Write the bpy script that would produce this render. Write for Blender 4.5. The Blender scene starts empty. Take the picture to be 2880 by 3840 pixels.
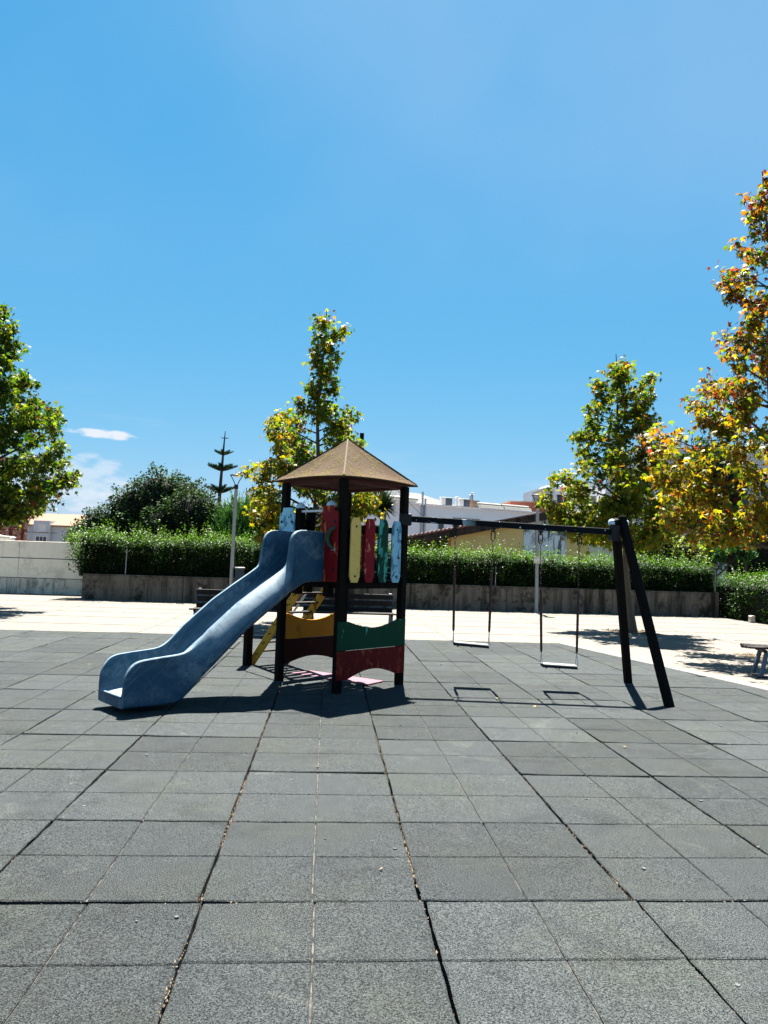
import bpy, bmesh, math, random
import numpy as np
from mathutils import Vector, Matrix

# ------------------------------------------------------------------ camera, sky, sun, exposure
scn = bpy.context.scene
COL = scn.collection
CAM_H = 1.5536
cam_d = bpy.data.cameras.new('camera')
cam_d.sensor_fit = 'HORIZONTAL'; cam_d.sensor_width = 36.0
cam_d.lens = 36.0 * 2731.7 / 2880.0
cam_d.clip_start = 0.05; cam_d.clip_end = 2000.0
cam = bpy.data.objects.new('camera', cam_d); COL.objects.link(cam)
PITCH, ROLL, YAW = 0.0655, 0.0328, 0.0739
def cam_axes(p, r, y):
    f = Vector((0, math.cos(p), math.sin(p))); d = Vector((0, math.sin(p), -math.cos(p))); rt = Vector((1, 0, 0))
    rt2 = rt * math.cos(r) - d * math.sin(r); d2 = d * math.cos(r) + rt * math.sin(r)
    m = Matrix(((math.cos(y), math.sin(y), 0), (-math.sin(y), math.cos(y), 0), (0, 0, 1)))
    return m @ rt2, m @ d2, m @ f
_r, _d, _f = cam_axes(PITCH, ROLL, YAW)
cam.matrix_world = Matrix(((_r.x, -_d.x, -_f.x, 0), (_r.y, -_d.y, -_f.y, 0), (_r.z, -_d.z, -_f.z, CAM_H), (0, 0, 0, 1)))
scn.camera = cam

SUN_EL = math.radians(64.7); SUN_AZ = math.radians(4.0)      # azimuth clockwise from +Y
sun_to = Vector((math.sin(SUN_AZ) * math.cos(SUN_EL), math.cos(SUN_AZ) * math.cos(SUN_EL), math.sin(SUN_EL)))
SKY_STRENGTH = 0.05
SUN_STRENGTH = 5.0
world = bpy.data.worlds.new('World'); scn.world = world; world.use_nodes = True
wt = world.node_tree; wn = wt.nodes; wl = wt.links
wn.clear()
w_out = wn.new('ShaderNodeOutputWorld'); w_bg = wn.new('ShaderNodeBackground')
w_bg.inputs['Strength'].default_value = SKY_STRENGTH
sky = wn.new('ShaderNodeTexSky'); sky.sky_type = 'NISHITA'; sky.sun_disc = False
sky.sun_elevation = SUN_EL; sky.sun_rotation = SUN_AZ
sky.altitude = 20.0; sky.air_density = 1.0; sky.dust_density = 0.45; sky.ozone_density = 0.5
# deep clear southern sky: the grade is the same for the whole dome
sky_sep = wn.new('ShaderNodeSeparateColor'); wl.new(sky.outputs[0], sky_sep.inputs[0])
# thin clouds: fair-weather wisps over the whole dome, denser towards the horizon
tcw = wn.new('ShaderNodeTexCoord'); sepw = wn.new('ShaderNodeSeparateXYZ'); wl.new(tcw.outputs['Generated'], sepw.inputs[0])
def wmath(op, a, b=None, c=None):
    n = wn.new('ShaderNodeMath'); n.operation = op
    for i, v in enumerate((a, b, c)):
        if v is None: continue
        if isinstance(v, (int, float)): n.inputs[i].default_value = v
        else: wl.new(v, n.inputs[i])
    return n.outputs[0]
def wnoise(sx, sy, sz, scale, detail, off=(0, 0, 0)):
    mp = wn.new('ShaderNodeMapping'); mp.inputs['Scale'].default_value = (sx, sy, sz); mp.inputs['Location'].default_value = off
    wl.new(tcw.outputs['Generated'], mp.inputs[0])
    n = wn.new('ShaderNodeTexNoise'); n.inputs['Scale'].default_value = scale; n.inputs['Detail'].default_value = detail
    n.inputs['Roughness'].default_value = 0.55; wl.new(mp.outputs[0], n.inputs['Vector']); return n.outputs[0]
def wstep(v, lo, hi):
    n = wn.new('ShaderNodeMapRange'); n.interpolation_type = 'SMOOTHSTEP'
    n.inputs[1].default_value = lo; n.inputs[2].default_value = hi; wl.new(v, n.inputs[0]); return n.outputs[0]
sky_cmb = wn.new('ShaderNodeCombineColor')
for i, (g_, a_) in enumerate(((1.38, 0.2236), (0.55, 0.3335), (0.30, 0.4684))):
    wl.new(wmath('MULTIPLY', wmath('POWER', wmath('MULTIPLY', sky_sep.outputs[i], 0.1665), g_), a_ / 0.1665), sky_cmb.inputs[i])
elev = sepw.outputs[2]
low = wmath('MULTIPLY', wstep(elev, 0.26, 0.06), wstep(elev, -0.02, 0.03))
bank = wmath('MULTIPLY', low, wstep(wnoise(1.0, 1.0, 6.0, 2.2, 6.0, (3.1, 0.4, 0.0)), 0.52, 0.70))
high = wmath('MULTIPLY', wstep(elev, 0.25, 0.5), wmath('MULTIPLY', wstep(wnoise(1.0, 1.6, 1.0, 1.1, 4.0, (4.4, 1.3, 2.3)), 0.36, 0.70), 0.16))
# one small fair-weather cloud low over the left-hand roofs
def puff(d, rx, rz):
    dv = Vector(d).normalized(); rt = Vector((dv.y, -dv.x, 0)).normalized(); up = rt.cross(dv)
    def dot(v):
        n = wn.new('ShaderNodeVectorMath'); n.operation = 'DOT_PRODUCT'; n.inputs[1].default_value = v
        wl.new(tcw.outputs['Generated'], n.inputs[0]); return n.outputs['Value']
    a = wmath('DIVIDE', dot(rt), rx); b = wmath('DIVIDE', dot(up), rz)
    rr = wmath('ADD', wmath('POWER', wmath('ABSOLUTE', a), 2.0), wmath('POWER', wmath('ABSOLUTE', b), 2.0))
    g = wmath('MULTIPLY', wmath('SUBTRACT', 1.0, rr), wstep(dot(dv), 0.5, 0.6))
    return wstep(wmath('ADD', g, wmath('MULTIPLY', wmath('SUBTRACT', wnoise(1, 1, 2.5, 26.0, 10.0), 0.5), 3.2)), 0.15, 0.9)
p1 = puff((-0.290, 0.93, 0.146), 0.046, 0.009)
p2 = puff((-0.345, 0.93, 0.085), 0.13, 0.040)
cl = wmath('MINIMUM', wmath('ADD', wmath('ADD', wmath('MULTIPLY', bank, 0.55), high), wmath('ADD', wmath('ADD', p1, wmath('MULTIPLY', p2, 0.50)), 0.0)), 0.95)
wmix = wn.new('ShaderNodeMix'); wmix.data_type = 'RGBA'
wl.new(cl, wmix.inputs[0]); wl.new(sky_cmb.outputs[0], wmix.inputs[6]); wmix.inputs[7].default_value = (2.84, 3.03, 3.30, 1)
wl.new(wmix.outputs[2], w_bg.inputs['Color']); wl.new(w_bg.outputs[0], w_out.inputs['Surface'])

sun_d = bpy.data.lights.new('sun', 'SUN'); sun_d.energy = SUN_STRENGTH; sun_d.angle = math.radians(0.53); sun_d.color = (1.0, 0.955, 0.88)
sun = bpy.data.objects.new('sun', sun_d); COL.objects.link(sun)
sun.rotation_euler = (-sun_to).to_track_quat('-Z', 'Y').to_euler(); sun.location = (0, 0, 30)

vs = scn.view_settings
vs.view_transform = 'Standard'; vs.look = 'None'; vs.exposure = 2.6; vs.gamma = 1.0; vs.use_curve_mapping = False
scn.cycles.max_bounces = 6; scn.cycles.diffuse_bounces = 3; scn.cycles.transmission_bounces = 4; scn.cycles.transparent_max_bounces = 4
scn.render.film_transparent = False

rnd = random.Random(7)
R = np.random.default_rng(11)
V = Vector

# ------------------------------------------------------------------ material helpers
class NT:
    def __init__(s, name):
        s.m = bpy.data.materials.new(name); s.m.use_nodes = True
        s.t = s.m.node_tree; s.n = s.t.nodes; s.l = s.t.links
        s.b = s.n['Principled BSDF']; s.out = s.n['Material Output']
        s.geo = s.n.new('ShaderNodeNewGeometry').outputs['Position']
    def set(s, k, v):
        if hasattr(v, 'is_output'): s.l.new(v, s.b.inputs[k])
        else:
            if isinstance(v, (tuple, list)) and len(v) == 3: v = (*v, 1)
            s.b.inputs[k].default_value = v
    def vec(s, sc=(1, 1, 1), off=(0, 0, 0), rot=(0, 0, 0), src=None):
        mp = s.n.new('ShaderNodeMapping'); mp.inputs['Scale'].default_value = sc; mp.inputs['Location'].default_value = off
        mp.inputs['Rotation'].default_value = rot
        s.l.new(src or s.geo, mp.inputs[0]); return mp.outputs[0]
    def noise(s, scale, detail=4, rough=0.55, sc=None, off=(0, 0, 0), dist=0.0, src=None, rot=(0, 0, 0)):
        n = s.n.new('ShaderNodeTexNoise'); n.inputs['Scale'].default_value = scale; n.inputs['Detail'].default_value = detail
        n.inputs['Roughness'].default_value = rough; n.inputs['Distortion'].default_value = dist
        s.l.new(s.vec(sc or (1, 1, 1), off, rot, src), n.inputs['Vector']); return n.outputs[0]
    def voro(s, scale, feature='F1', out='Distance', sc=(1, 1, 1), rnd_=1.0, src=None):
        n = s.n.new('ShaderNodeTexVoronoi'); n.feature = feature; n.inputs['Scale'].default_value = scale
        n.inputs['Randomness'].default_value = rnd_
        s.l.new(s.vec(sc, src=src), n.inputs['Vector']); return n.outputs[out]
    def step(s, v, lo, hi):
        n = s.n.new('ShaderNodeMapRange'); n.interpolation_type = 'SMOOTHSTEP'
        n.inputs[1].default_value = lo; n.inputs[2].default_value = hi; s.l.new(v, n.inputs[0]); return n.outputs[0]
    def lin(s, v, a, b, c, d):
        n = s.n.new('ShaderNodeMapRange'); n.inputs[1].default_value = a; n.inputs[2].default_value = b
        n.inputs[3].default_value = c; n.inputs[4].default_value = d; s.l.new(v, n.inputs[0]); return n.outputs[0]
    def math(s, op, a, b=None):
        n = s.n.new('ShaderNodeMath'); n.operation = op
        for i, v in enumerate((a, b)):
            if v is None: continue
            if isinstance(v, (int, float)): n.inputs[i].default_value = v
            else: s.l.new(v, n.inputs[i])
        return n.outputs[0]
    def mix(s, f, a, b, mode='MIX'):
        n = s.n.new('ShaderNodeMix'); n.data_type = 'RGBA'; n.blend_type = mode
        for i, v in ((0, f), (6, a), (7, b)):
            if isinstance(v, (int, float)): n.inputs[i].default_value = v
            elif isinstance(v, (tuple, list)): n.inputs[i].default_value = (*v[:3], 1)
            else: s.l.new(v, n.inputs[i])
        return n.outputs[2]
    def bump(s, h, strength=0.3, dist=0.01, prev=None):
        n = s.n.new('ShaderNodeBump'); n.inputs['Strength'].default_value = strength; n.inputs['Distance'].default_value = dist
        s.l.new(h, n.inputs['Height'])
        if prev is not None: s.l.new(prev, n.inputs['Normal'])
        s.l.new(n.outputs[0], s.b.inputs['Normal']); return n.outputs[0]
    def attr(s, name):
        n = s.n.new('ShaderNodeAttribute'); n.attribute_name = name; return n.outputs['Color']
    def objrand(s):
        return s.n.new('ShaderNodeObjectInfo').outputs['Random']

def plain(name, c, rough=0.7, metal=0.0, var=0.25, scale=6.0, bump=0.15, bscale=60.0, spec=0.3):
    k = NT(name)
    n = k.noise(scale, 5)
    k.set('Base Color', k.mix(n, tuple(x * (1 - var) for x in c), tuple(min(1, x * (1 + var)) for x in c)))
    k.set('Roughness', rough); k.set('Metallic', metal); k.set('Specular IOR Level', spec)
    if bump: k.bump(k.noise(bscale, 4), bump, 0.004)
    return k.m

def paint(name, c, chip, cs=9.0, lo=0.56, hi=0.6, chip2=None, rough=0.55, grain=True, sc=(1, 1, 0.45), speck=None, off=(0, 0, 0)):
    """weathered paint: flaked patches show what lies beneath"""
    k = NT(name)
    base = k.mix(k.noise(3.0, 4, off=off), tuple(x * 0.75 for x in c), tuple(min(1, x * 1.2) for x in c))
    f = k.step(k.noise(cs, 8, 0.62, sc=sc, dist=0.4, off=off), lo, hi)
    col = k.mix(f, base, k.mix(k.noise(30, 3), tuple(x * 0.7 for x in chip), chip))
    if chip2:
        f2 = k.step(k.noise(cs * 1.9, 6, 0.6, sc=sc, off=(4, 2, 7)), lo + 0.06, hi + 0.07)
        col = k.mix(f2, col, chip2)
    if speck:
        f3 = k.step(k.noise(95, 3, 0.6, sc=(1, 1, 0.6)), 0.60, 0.66)
        f3 = k.math('MULTIPLY', f3, k.step(k.noise(5, 2, off=(1, 9, 3)), 0.42, 0.62))
        col = k.mix(f3, col, speck)
    k.set('Base Color', col); k.set('Roughness', rough); k.set('Specular IOR Level', 0.08)
    b1 = k.bump(k.math('SUBTRACT', 1.0, f), 0.5, 0.002)
    k.bump(k.noise(120, 4, sc=(1, 1, 0.12)), 0.25, 0.002, b1)
    return k.m

MT = {}
def rubber():
    k = NT('rubber_granules')
    g = k.noise(150, 4, 0.85)
    v = k.voro(170, 'F1')
    big = k.noise(1.1, 4, 0.6)
    med = k.noise(9.0, 5, 0.6)
    r = k.objrand()
    c = k.mix(k.step(g, 0.40, 0.62), (0.0014, 0.0019, 0.0021), (0.0730, 0.0828, 0.0851))
    c = k.mix(k.step(big, 0.40, 0.72), c, k.mix(k.step(g, 0.40, 0.62), (0.0027, 0.0036, 0.0033), (0.0745, 0.0828, 0.0752)))
    c = k.mix(k.lin(med, 0.35, 0.7, 0.0, 0.30), c, (0.0167, 0.0198, 0.0213))
    c = k.mix(k.math('MULTIPLY', k.step(k.noise(4.3, 6, 0.65, off=(8, 1, 0)), 0.58, 0.74), 0.40), c, (0.0593, 0.0638, 0.0578))
    worn = k.step(k.noise(1.7, 6, 0.68, off=(4, 9, 2), dist=0.6), 0.50, 0.72)
    c = k.mix(k.math('MULTIPLY', worn, 0.55), c, k.mix(1.0, c, (0.42, 0.44, 0.44), 'MULTIPLY'))
    chalk = k.math('MULTIPLY', k.step(k.noise(2.6, 7, 0.7, off=(1, 2, 6), dist=0.8), 0.57, 0.72), 0.5)
    c = k.mix(chalk, c, k.mix(k.step(g, 0.40, 0.62), (0.0228, 0.0251, 0.0228), (0.1140, 0.1216, 0.1125)))
    scr = k.step(k.noise(7.0, 5, 0.6, sc=(1.0, 4.5, 1.0), off=(5, 5, 1), rot=(0, 0, 0.7), dist=0.5), 0.69, 0.73)
    c = k.mix(k.math('MULTIPLY', scr, 0.45), c, (0.1140, 0.1216, 0.1178))
    tint = k.lin(r, 0, 1, 0.82, 1.18)
    c = k.mix(1.0, c, tint, 'MULTIPLY')
    # light grit ground into the surface
    grit = k.step(k.voro(42, 'F1'), 0.12, 0.06)
    grit = k.math('MULTIPLY', grit, k.step(k.noise(6, 2, off=(3, 3, 3)), 0.55, 0.7))
    c = k.mix(grit, c, (0.1140, 0.1178, 0.1102))
    k.set('Base Color', c); k.set('Roughness', 0.95); k.set('Specular IOR Level', 0.12)
    b = k.bump(g, 0.9, 0.006); b = k.bump(v, 0.6, 0.004, b); k.bump(med, 0.25, 0.012, b)
    return k.m
MT['rubber'] = rubber()
def groove():
    k = NT('sandy_groove')
    n = k.noise(14, 5, 0.6)
    c = k.mix(k.step(n, 0.40, 0.60), (0.0030, 0.0030, 0.0030), (0.0760, 0.0699, 0.0578))
    k.set('Base Color', c); k.set('Roughness', 1.0); k.bump(k.noise(200, 3), 0.6, 0.003)
    return k.m
MT['groove'] = groove()
MT['bed'] = plain('dark_joint_bed', (0.018, 0.017, 0.015), 1.0, var=0.5, scale=20)
MT['debris'] = plain('dry_straw', (0.2736, 0.2052, 0.1216), 0.95, var=0.5, scale=60, bump=0)
MT['debris2'] = plain('brown_leaf_bits', (0.1216, 0.0608, 0.0342), 0.95, var=0.5, scale=60, bump=0)
MT['gum'] = plain('pale_trodden_spots', (0.0669, 0.0730, 0.0730), 0.9, var=0.2, scale=40, bump=0)
def calcada():
    k = NT('limestone_setts')
    ed = k.voro(14.0, 'DISTANCE_TO_EDGE', rnd_=0.55)
    cell = k.voro(14.0, 'F1', 'Color', rnd_=0.55)
    joint = k.step(ed, 0.10, 0.03)
    val = k.lin(cell, 0, 1, 0.72, 1.08)
    c = k.mix(k.noise(0.6, 4), (0.1221, 0.1049, 0.0826), (0.1600, 0.1428, 0.1187))
    c = k.mix(1.0, c, val, 'MULTIPLY')
    c = k.mix(k.math('MULTIPLY', joint, 0.75), c, (0.0731, 0.0619, 0.0482))
    c = k.mix(k.math('MULTIPLY', k.step(k.noise(2.2, 6, 0.65, sc=(1, 2.2, 1)), 0.58, 0.72), 0.40), c, (0.1204, 0.1084, 0.0877))
    k.set('Base Color', c); k.set('Roughness', 0.8); k.set('Specular IOR Level', 0.3)
    b = k.bump(k.step(ed, 0.0, 0.16), 0.6, 0.012); k.bump(k.noise(50, 4), 0.3, 0.004, b)
    return k.m
MT['calcada'] = calcada()
def band():
    k = NT('grey_granite_setts')
    ed = k.voro(12.0, 'DISTANCE_TO_EDGE', rnd_=0.4)
    c = k.mix(k.noise(40, 4), (0.0680, 0.0632, 0.0552), (0.1000, 0.0936, 0.0816))
    c = k.mix(k.step(ed, 0.10, 0.03), c, (0.0560, 0.0496, 0.0400))
    k.set('Base Color', c); k.set('Roughness', 0.85); k.bump(k.step(ed, 0, 0.16), 0.6, 0.01)
    return k.m
MT['band'] = band()
MT['kerb'] = plain('pale_kerb_stone', (0.1320, 0.1224, 0.1072), 0.85, var=0.15, scale=8)
MT['earth'] = plain('earth', (0.0600, 0.0480, 0.0320), 1.0, var=0.5, scale=3, bump=0.5, bscale=30)
def dark_wood():
    k = NT('black_stained_timber')
    n = k.noise(30, 6, 0.6, sc=(1, 1, 0.06))
    c = k.mix(n, (0.0025, 0.0022, 0.002), (0.009, 0.0068, 0.0055))
    k.set('Base Color', c); k.set('Roughness', 0.75); k.set('Specular IOR Level', 0.06)
    k.bump(n, 0.35, 0.004); return k.m
MT['wood'] = dark_wood()
MT['weatherwood'] = plain('weathered_slat_timber', (0.016, 0.013, 0.011), 0.85, var=0.5, scale=14)
def slide_plastic():
    k = NT('faded_blue_plastic')
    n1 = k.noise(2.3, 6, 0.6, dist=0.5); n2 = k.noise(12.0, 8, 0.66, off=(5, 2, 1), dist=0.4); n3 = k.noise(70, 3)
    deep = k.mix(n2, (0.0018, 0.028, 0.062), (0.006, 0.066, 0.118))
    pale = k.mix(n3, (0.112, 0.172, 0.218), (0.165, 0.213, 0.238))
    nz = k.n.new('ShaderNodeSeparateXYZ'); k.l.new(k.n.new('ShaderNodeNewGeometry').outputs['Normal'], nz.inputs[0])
    sunlit_fade = k.step(nz.outputs[2], -0.02, 0.50)           # up-facing plastic coloured paler: sunlit highlight painted in, together with chalky fading
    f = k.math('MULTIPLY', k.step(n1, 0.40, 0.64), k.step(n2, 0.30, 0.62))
    f = k.math('MAXIMUM', k.math('MULTIPLY', f, 0.55), k.math('MULTIPLY', sunlit_fade, k.lin(n2, 0.3, 0.6, 0.55, 1.0)))
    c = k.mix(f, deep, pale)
    ds = []
    for dv, sc_ in (((.57, .474, .67), 1.6), ((.638, -.77, 0), 46.0), ((-.516, -.427, .742), 46.0)):
        vm = k.n.new('ShaderNodeVectorMath'); vm.operation = 'DOT_PRODUCT'; vm.inputs[1].default_value = dv; k.l.new(k.geo, vm.inputs[0])
        ds.append(k.math('MULTIPLY', vm.outputs['Value'], sc_))
    cb = k.n.new('ShaderNodeCombineXYZ')
    for i_, d_ in enumerate(ds): k.l.new(d_, cb.inputs[i_])
    run = k.noise(1.0, 5, 0.65, src=cb.outputs[0])
    c = k.mix(k.math('MULTIPLY', k.step(run, 0.55, 0.68), 0.32), c, (0.17, 0.23, 0.27))
    c = k.mix(k.math('MULTIPLY', k.step(run, 0.44, 0.34), 0.40), c, (0.004, 0.035, 0.065))
    scuff = k.step(k.noise(26, 7, 0.7, sc=(1, 1, 0.5), off=(2, 7, 5)), 0.62, 0.72)
    c = k.mix(k.math('MULTIPLY', scuff, 0.35), c, (0.12, 0.14, 0.17))
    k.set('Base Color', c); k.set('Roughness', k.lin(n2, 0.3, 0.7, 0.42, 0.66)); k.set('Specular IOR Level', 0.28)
    k.bump(n3, 0.08, 0.003); return k.m
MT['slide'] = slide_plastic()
def roof_top():
    k = NT('mossy_brown_roof_felt')
    n = k.noise(2.2, 5); fine = k.noise(60, 5, 0.65)
    c = k.mix(n, (0.0434, 0.0231, 0.0084), (0.0840, 0.0490, 0.0210))
    c = k.mix(k.lin(fine, 0.3, 0.7, 0, 0.6), c, (0.0252, 0.0147, 0.0077))
    st = k.noise(6.5, 6, 0.6, sc=(1.0, 1.0, 0.55), off=(2, 0, 4), dist=0.8)
    moss = k.math('MULTIPLY', k.step(st, 0.48, 0.57), k.step(fine, 0.36, 0.56))
    c = k.mix(k.math('MULTIPLY', moss, 0.85), c, k.mix(k.noise(22, 3), (0.0875, 0.0630, 0.0070), (0.0945, 0.0770, 0.0196)))
    lich = k.step(k.noise(34, 6, 0.7, off=(9, 1, 1)), 0.58, 0.64)
    lich = k.math('MULTIPLY', lich, k.step(k.noise(3.5, 3, off=(1, 4, 8)), 0.48, 0.62))
    c = k.mix(lich, c, (0.1190, 0.0945, 0.0700))
    dk = k.step(k.noise(48, 5, 0.7, off=(3, 8, 2)), 0.60, 0.66)
    dk = k.math('MULTIPLY', dk, k.step(k.noise(4, 3, off=(6, 4, 8)), 0.48, 0.6))
    c = k.mix(dk, c, (0.0350, 0.0224, 0.0140))
    k.set('Base Color', c); k.set('Roughness', 0.92); k.set('Specular IOR Level', 0.15)
    b = k.bump(fine, 0.5, 0.006); k.bump(moss, 0.6, 0.012, b); return k.m
MT['roof'] = roof_top()
MT['roof_under'] = plain('dark_red_soffit', (0.055, 0.011, 0.009), 0.7, var=0.35, scale=8)
MT['ridge'] = plain('worn_ridge_strip', (0.0703, 0.0474, 0.0311), 0.9, var=0.3, scale=18)
MT['lightblue'] = paint('flaking_light_blue_paint', (0.26, 0.50, 0.61), (0.09, 0.24, 0.33), 11, 0.52, 0.58, (0.04, 0.075, 0.10))
MT['red'] = paint('flaking_red_paint', (0.165, 0.008, 0.010), (0.55, 0.13, 0.025), 7.5, 0.55, 0.575, off=(0.6, 0, 0.3))
MT['red2'] = paint('scuffed_dark_red_paint', (0.110, 0.006, 0.006), (0.28, 0.034, 0.018), 12, 0.55, 0.66, (0.30, 0.14, 0.08))
MT['redpick'] = paint('worn_crimson_paint', (0.20, 0.008, 0.015), (0.52, 0.18, 0.11), 10, 0.60, 0.63)
MT['green'] = paint('flaking_green_paint', (0.004, 0.040, 0.025), (0.06, 0.33, 0.26), 9, 0.54, 0.57)
MT['greenpanel'] = paint('worn_green_panel_paint', (0.003, 0.042, 0.021), (0.05, 0.30, 0.22), 8, 0.61, 0.635)
MT['yellow'] = paint('mildewed_yellow_paint', (0.66, 0.44, 0.12), (0.58, 0.30, 0.05), 5, 0.62, 0.70, speck=(0.10, 0.075, 0.035))
MT['ochreboard'] = paint('ochre_board_paint', (0.42, 0.165, 0.012), (0.27, 0.10, 0.010), 7, 0.60, 0.70)
MT['maroon'] = paint('maroon_board_paint', (0.026, 0.004, 0.003), (0.05, 0.012, 0.008), 9, 0.62, 0.70)
MT['ladder'] = paint('worn_yellow_stringer_paint', (0.42, 0.24, 0.025), (0.05, 0.03, 0.015), 14, 0.56, 0.60)
MT['capblue'] = plain('chalky_blue_cap', (0.42, 0.52, 0.58), 0.6, var=0.25, scale=20)
MT['steel'] = plain('dull_galvanised_steel', (0.42, 0.43, 0.44), 0.42, 0.85, var=0.2, scale=30, bump=0.05)
MT['rust'] = plain('rusty_chain_steel', (0.03, 0.019, 0.015), 0.55, 0.7, var=0.4, scale=40)
MT['sleeve'] = plain('brown_rubber_sleeve', (0.045, 0.018, 0.014), 0.55, var=0.4, scale=25)
MT['handle'] = plain('dark_green_handle', (0.012, 0.05, 0.025), 0.5, var=0.3, scale=20)
MT['blackiron'] = plain('black_iron', (0.007, 0.0075, 0.009), 0.5, 0.2, var=0.3, scale=30)
MT['bluegrey'] = plain('blue_grey_bench_iron', (0.065, 0.10, 0.135), 0.45, 0.3, var=0.2, scale=20)
MT['seat'] = plain('pale_worn_swing_seat', (0.1364, 0.1364, 0.1333), 0.7, var=0.15, scale=20)
MT['seatdark'] = plain('black_seat_rubber', (0.0124, 0.0124, 0.0136), 0.7)
MT['pink'] = plain('faded_pink_mat', (0.1254, 0.0627, 0.0825), 0.85, var=0.15, scale=10)
def beam_paint():
    k = NT('flaked_blue_grey_beam_paint')
    f = k.step(k.noise(7, 7, 0.6, dist=0.5, off=(0.1, 0, 0)), 0.52, 0.54)
    sx = k.n.new('ShaderNodeSeparateXYZ'); k.l.new(k.geo, sx.inputs[0])
    end = k.step(sx.outputs[0], 1.95, 1.55)
    spot = k.step(k.noise(24, 3, 0.5, off=(3, 1, 0)), 0.70, 0.72)
    f = k.math('MAXIMUM', k.math('MULTIPLY', f, end), spot)
    c = k.mix(f, k.mix(k.noise(9, 4), (0.0018, 0.0030, 0.0042), (0.0045, 0.0070, 0.0095)), (0.36, 0.46, 0.50))
    k.set('Base Color', c); k.set('Roughness', 0.7); k.set('Specular IOR Level', 0.1); k.bump(k.math('SUBTRACT', 1.0, f), 0.4, 0.002)
    return k.m
MT['beam'] = beam_paint()
def stained(name, c1, c2, dark, zlo, zhi, dirt=0.9, sx=1.0, lo=0.47, hi=0.62):
    """rendered wall with rain streaks and mould"""
    k = NT(name)
    base = k.mix(k.noise(1.3, 5), c1, c2)
    st = k.noise(3.2 * sx, 7, 0.65, sc=(1, 1, 0.10), off=(2, 3, 0))
    st2 = k.noise(9 * sx, 6, 0.7, sc=(1, 1, 0.16), off=(7, 1, 0))
    f = k.math('MULTIPLY', k.step(st, lo, hi), dirt)
    f = k.math('MAXIMUM', f, k.math('MULTIPLY', k.step(st2, lo + 0.09, hi + 0.08), dirt * 0.8))
    patch = k.step(k.noise(2.1, 7, 0.7, off=(5, 5, 5)), 0.54, 0.66)
    f = k.math('MAXIMUM', f, k.math('MULTIPLY', patch, dirt * 0.75))
    mould = k.step(k.noise(1.6, 10, 0.78, sc=(1, 1, 0.9), off=(3, 1, 9)), 0.49, 0.62)
    f = k.math('MAXIMUM', f, k.math('MULTIPLY', mould, dirt * 0.9))
    c = k.mix(f, base, k.mix(k.noise(25, 4), tuple(x * 0.5 for x in dark), tuple(x * 1.5 for x in dark)))
    k.set('Base Color', c); k.set('Roughness', 0.95); k.set('Specular IOR Level', 0.1); k.bump(k.noise(45, 5), 0.4, 0.006)
    return k.m
MT['lowwall'] = stained('mould_streaked_concrete', (0.120, 0.096, 0.074), (0.215, 0.180, 0.145), (0.010, 0.009, 0.006), 0.10, 0.8, 0.93, lo=0.42, hi=0.68)
MT['whitewall'] = stained('rain_streaked_white_render', (0.80, 0.71, 0.57), (0.88, 0.79, 0.65), (0.38, 0.32, 0.24), -0.1, 1.8, 0.40, lo=0.52, hi=0.70)
MT['plinth'] = stained('stained_wall_foot', (0.56, 0.51, 0.42), (0.64, 0.59, 0.50), (0.065, 0.055, 0.036), 0.0, 0.5, 0.8, lo=0.50, hi=0.66)
MT['lamppole'] = plain('pale_grey_painted_pole', (0.2805, 0.2848, 0.2635), 0.5, 0.1, var=0.1, scale=10, bump=0.05)
MT['lampdark'] = plain('dark_lamp_metal', (0.022, 0.026, 0.032), 0.45, 0.3, var=0.2, scale=20, bump=0.05)
MT['bin'] = plain('blue_grey_bin', (0.028, 0.040, 0.050), 0.5, var=0.2, scale=20)
MT['binlid'] = plain('pale_bin_rim', (0.2, 0.2, 0.19), 0.5, var=0.1)
MT['sign'] = plain('faded_sign_plate', (0.50, 0.50, 0.36), 0.6, var=0.1, scale=10, bump=0.03)
MT['signwhite'] = plain('white_sign_print', (0.8, 0.8, 0.76), 0.6, var=0.05, bump=0)
MT['bark'] = plain('grey_brown_bark', (0.105, 0.082, 0.060), 0.95, var=0.5, scale=18, bump=0.8, bscale=40)
MT['twig'] = plain('dark_twig_bark', (0.050, 0.038, 0.030), 0.95, var=0.4, scale=18, bump=0.4)
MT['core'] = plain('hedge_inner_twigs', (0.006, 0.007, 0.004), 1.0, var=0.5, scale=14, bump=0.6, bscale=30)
def leafmat(name, transl=0.42, rough=0.45, boost=(1.25, 1.2, 0.55), spec=0.35):
    k = NT(name)
    t = k.attr('tint')
    k.set('Base Color', t); k.set('Roughness', rough); k.set('Specular IOR Level', spec)
    tr = k.n.new('ShaderNodeBsdfTranslucent')
    k.l.new(k.mix(1.0, t, boost, 'MULTIPLY'), tr.inputs['Color'])
    ms = k.n.new('ShaderNodeMixShader'); ms.inputs[0].default_value = transl
    k.l.new(k.b.outputs[0], ms.inputs[1]); k.l.new(tr.outputs[0], ms.inputs[2]); k.l.new(ms.outputs[0], k.out.inputs['Surface'])
    return k.m
MT['leaf'] = leafmat('sweetgum_leaf', 0.5, 0.5, (1.25, 1.4, 0.4), 0.22)
MT['hleaf'] = leafmat('hedge_leaf', 0.45, 0.5, (1.5, 1.7, 0.4), 0.28)
MT['dleaf'] = leafmat('dark_evergreen_leaf', 0.2, 0.65, (1.2, 1.5, 0.5), 0.10)
MT['needle'] = leafmat('conifer_needles', 0.2, 0.6, (1.2, 1.4, 0.5), 0.25)
def glassy(name, c=(0.03, 0.035, 0.04)):
    k = NT(name); k.set('Base Color', c); k.set('Roughness', 0.12); k.set('Specular IOR Level', 0.6); return k.m
MT['pane'] = glassy('dark_window_pane')
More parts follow.
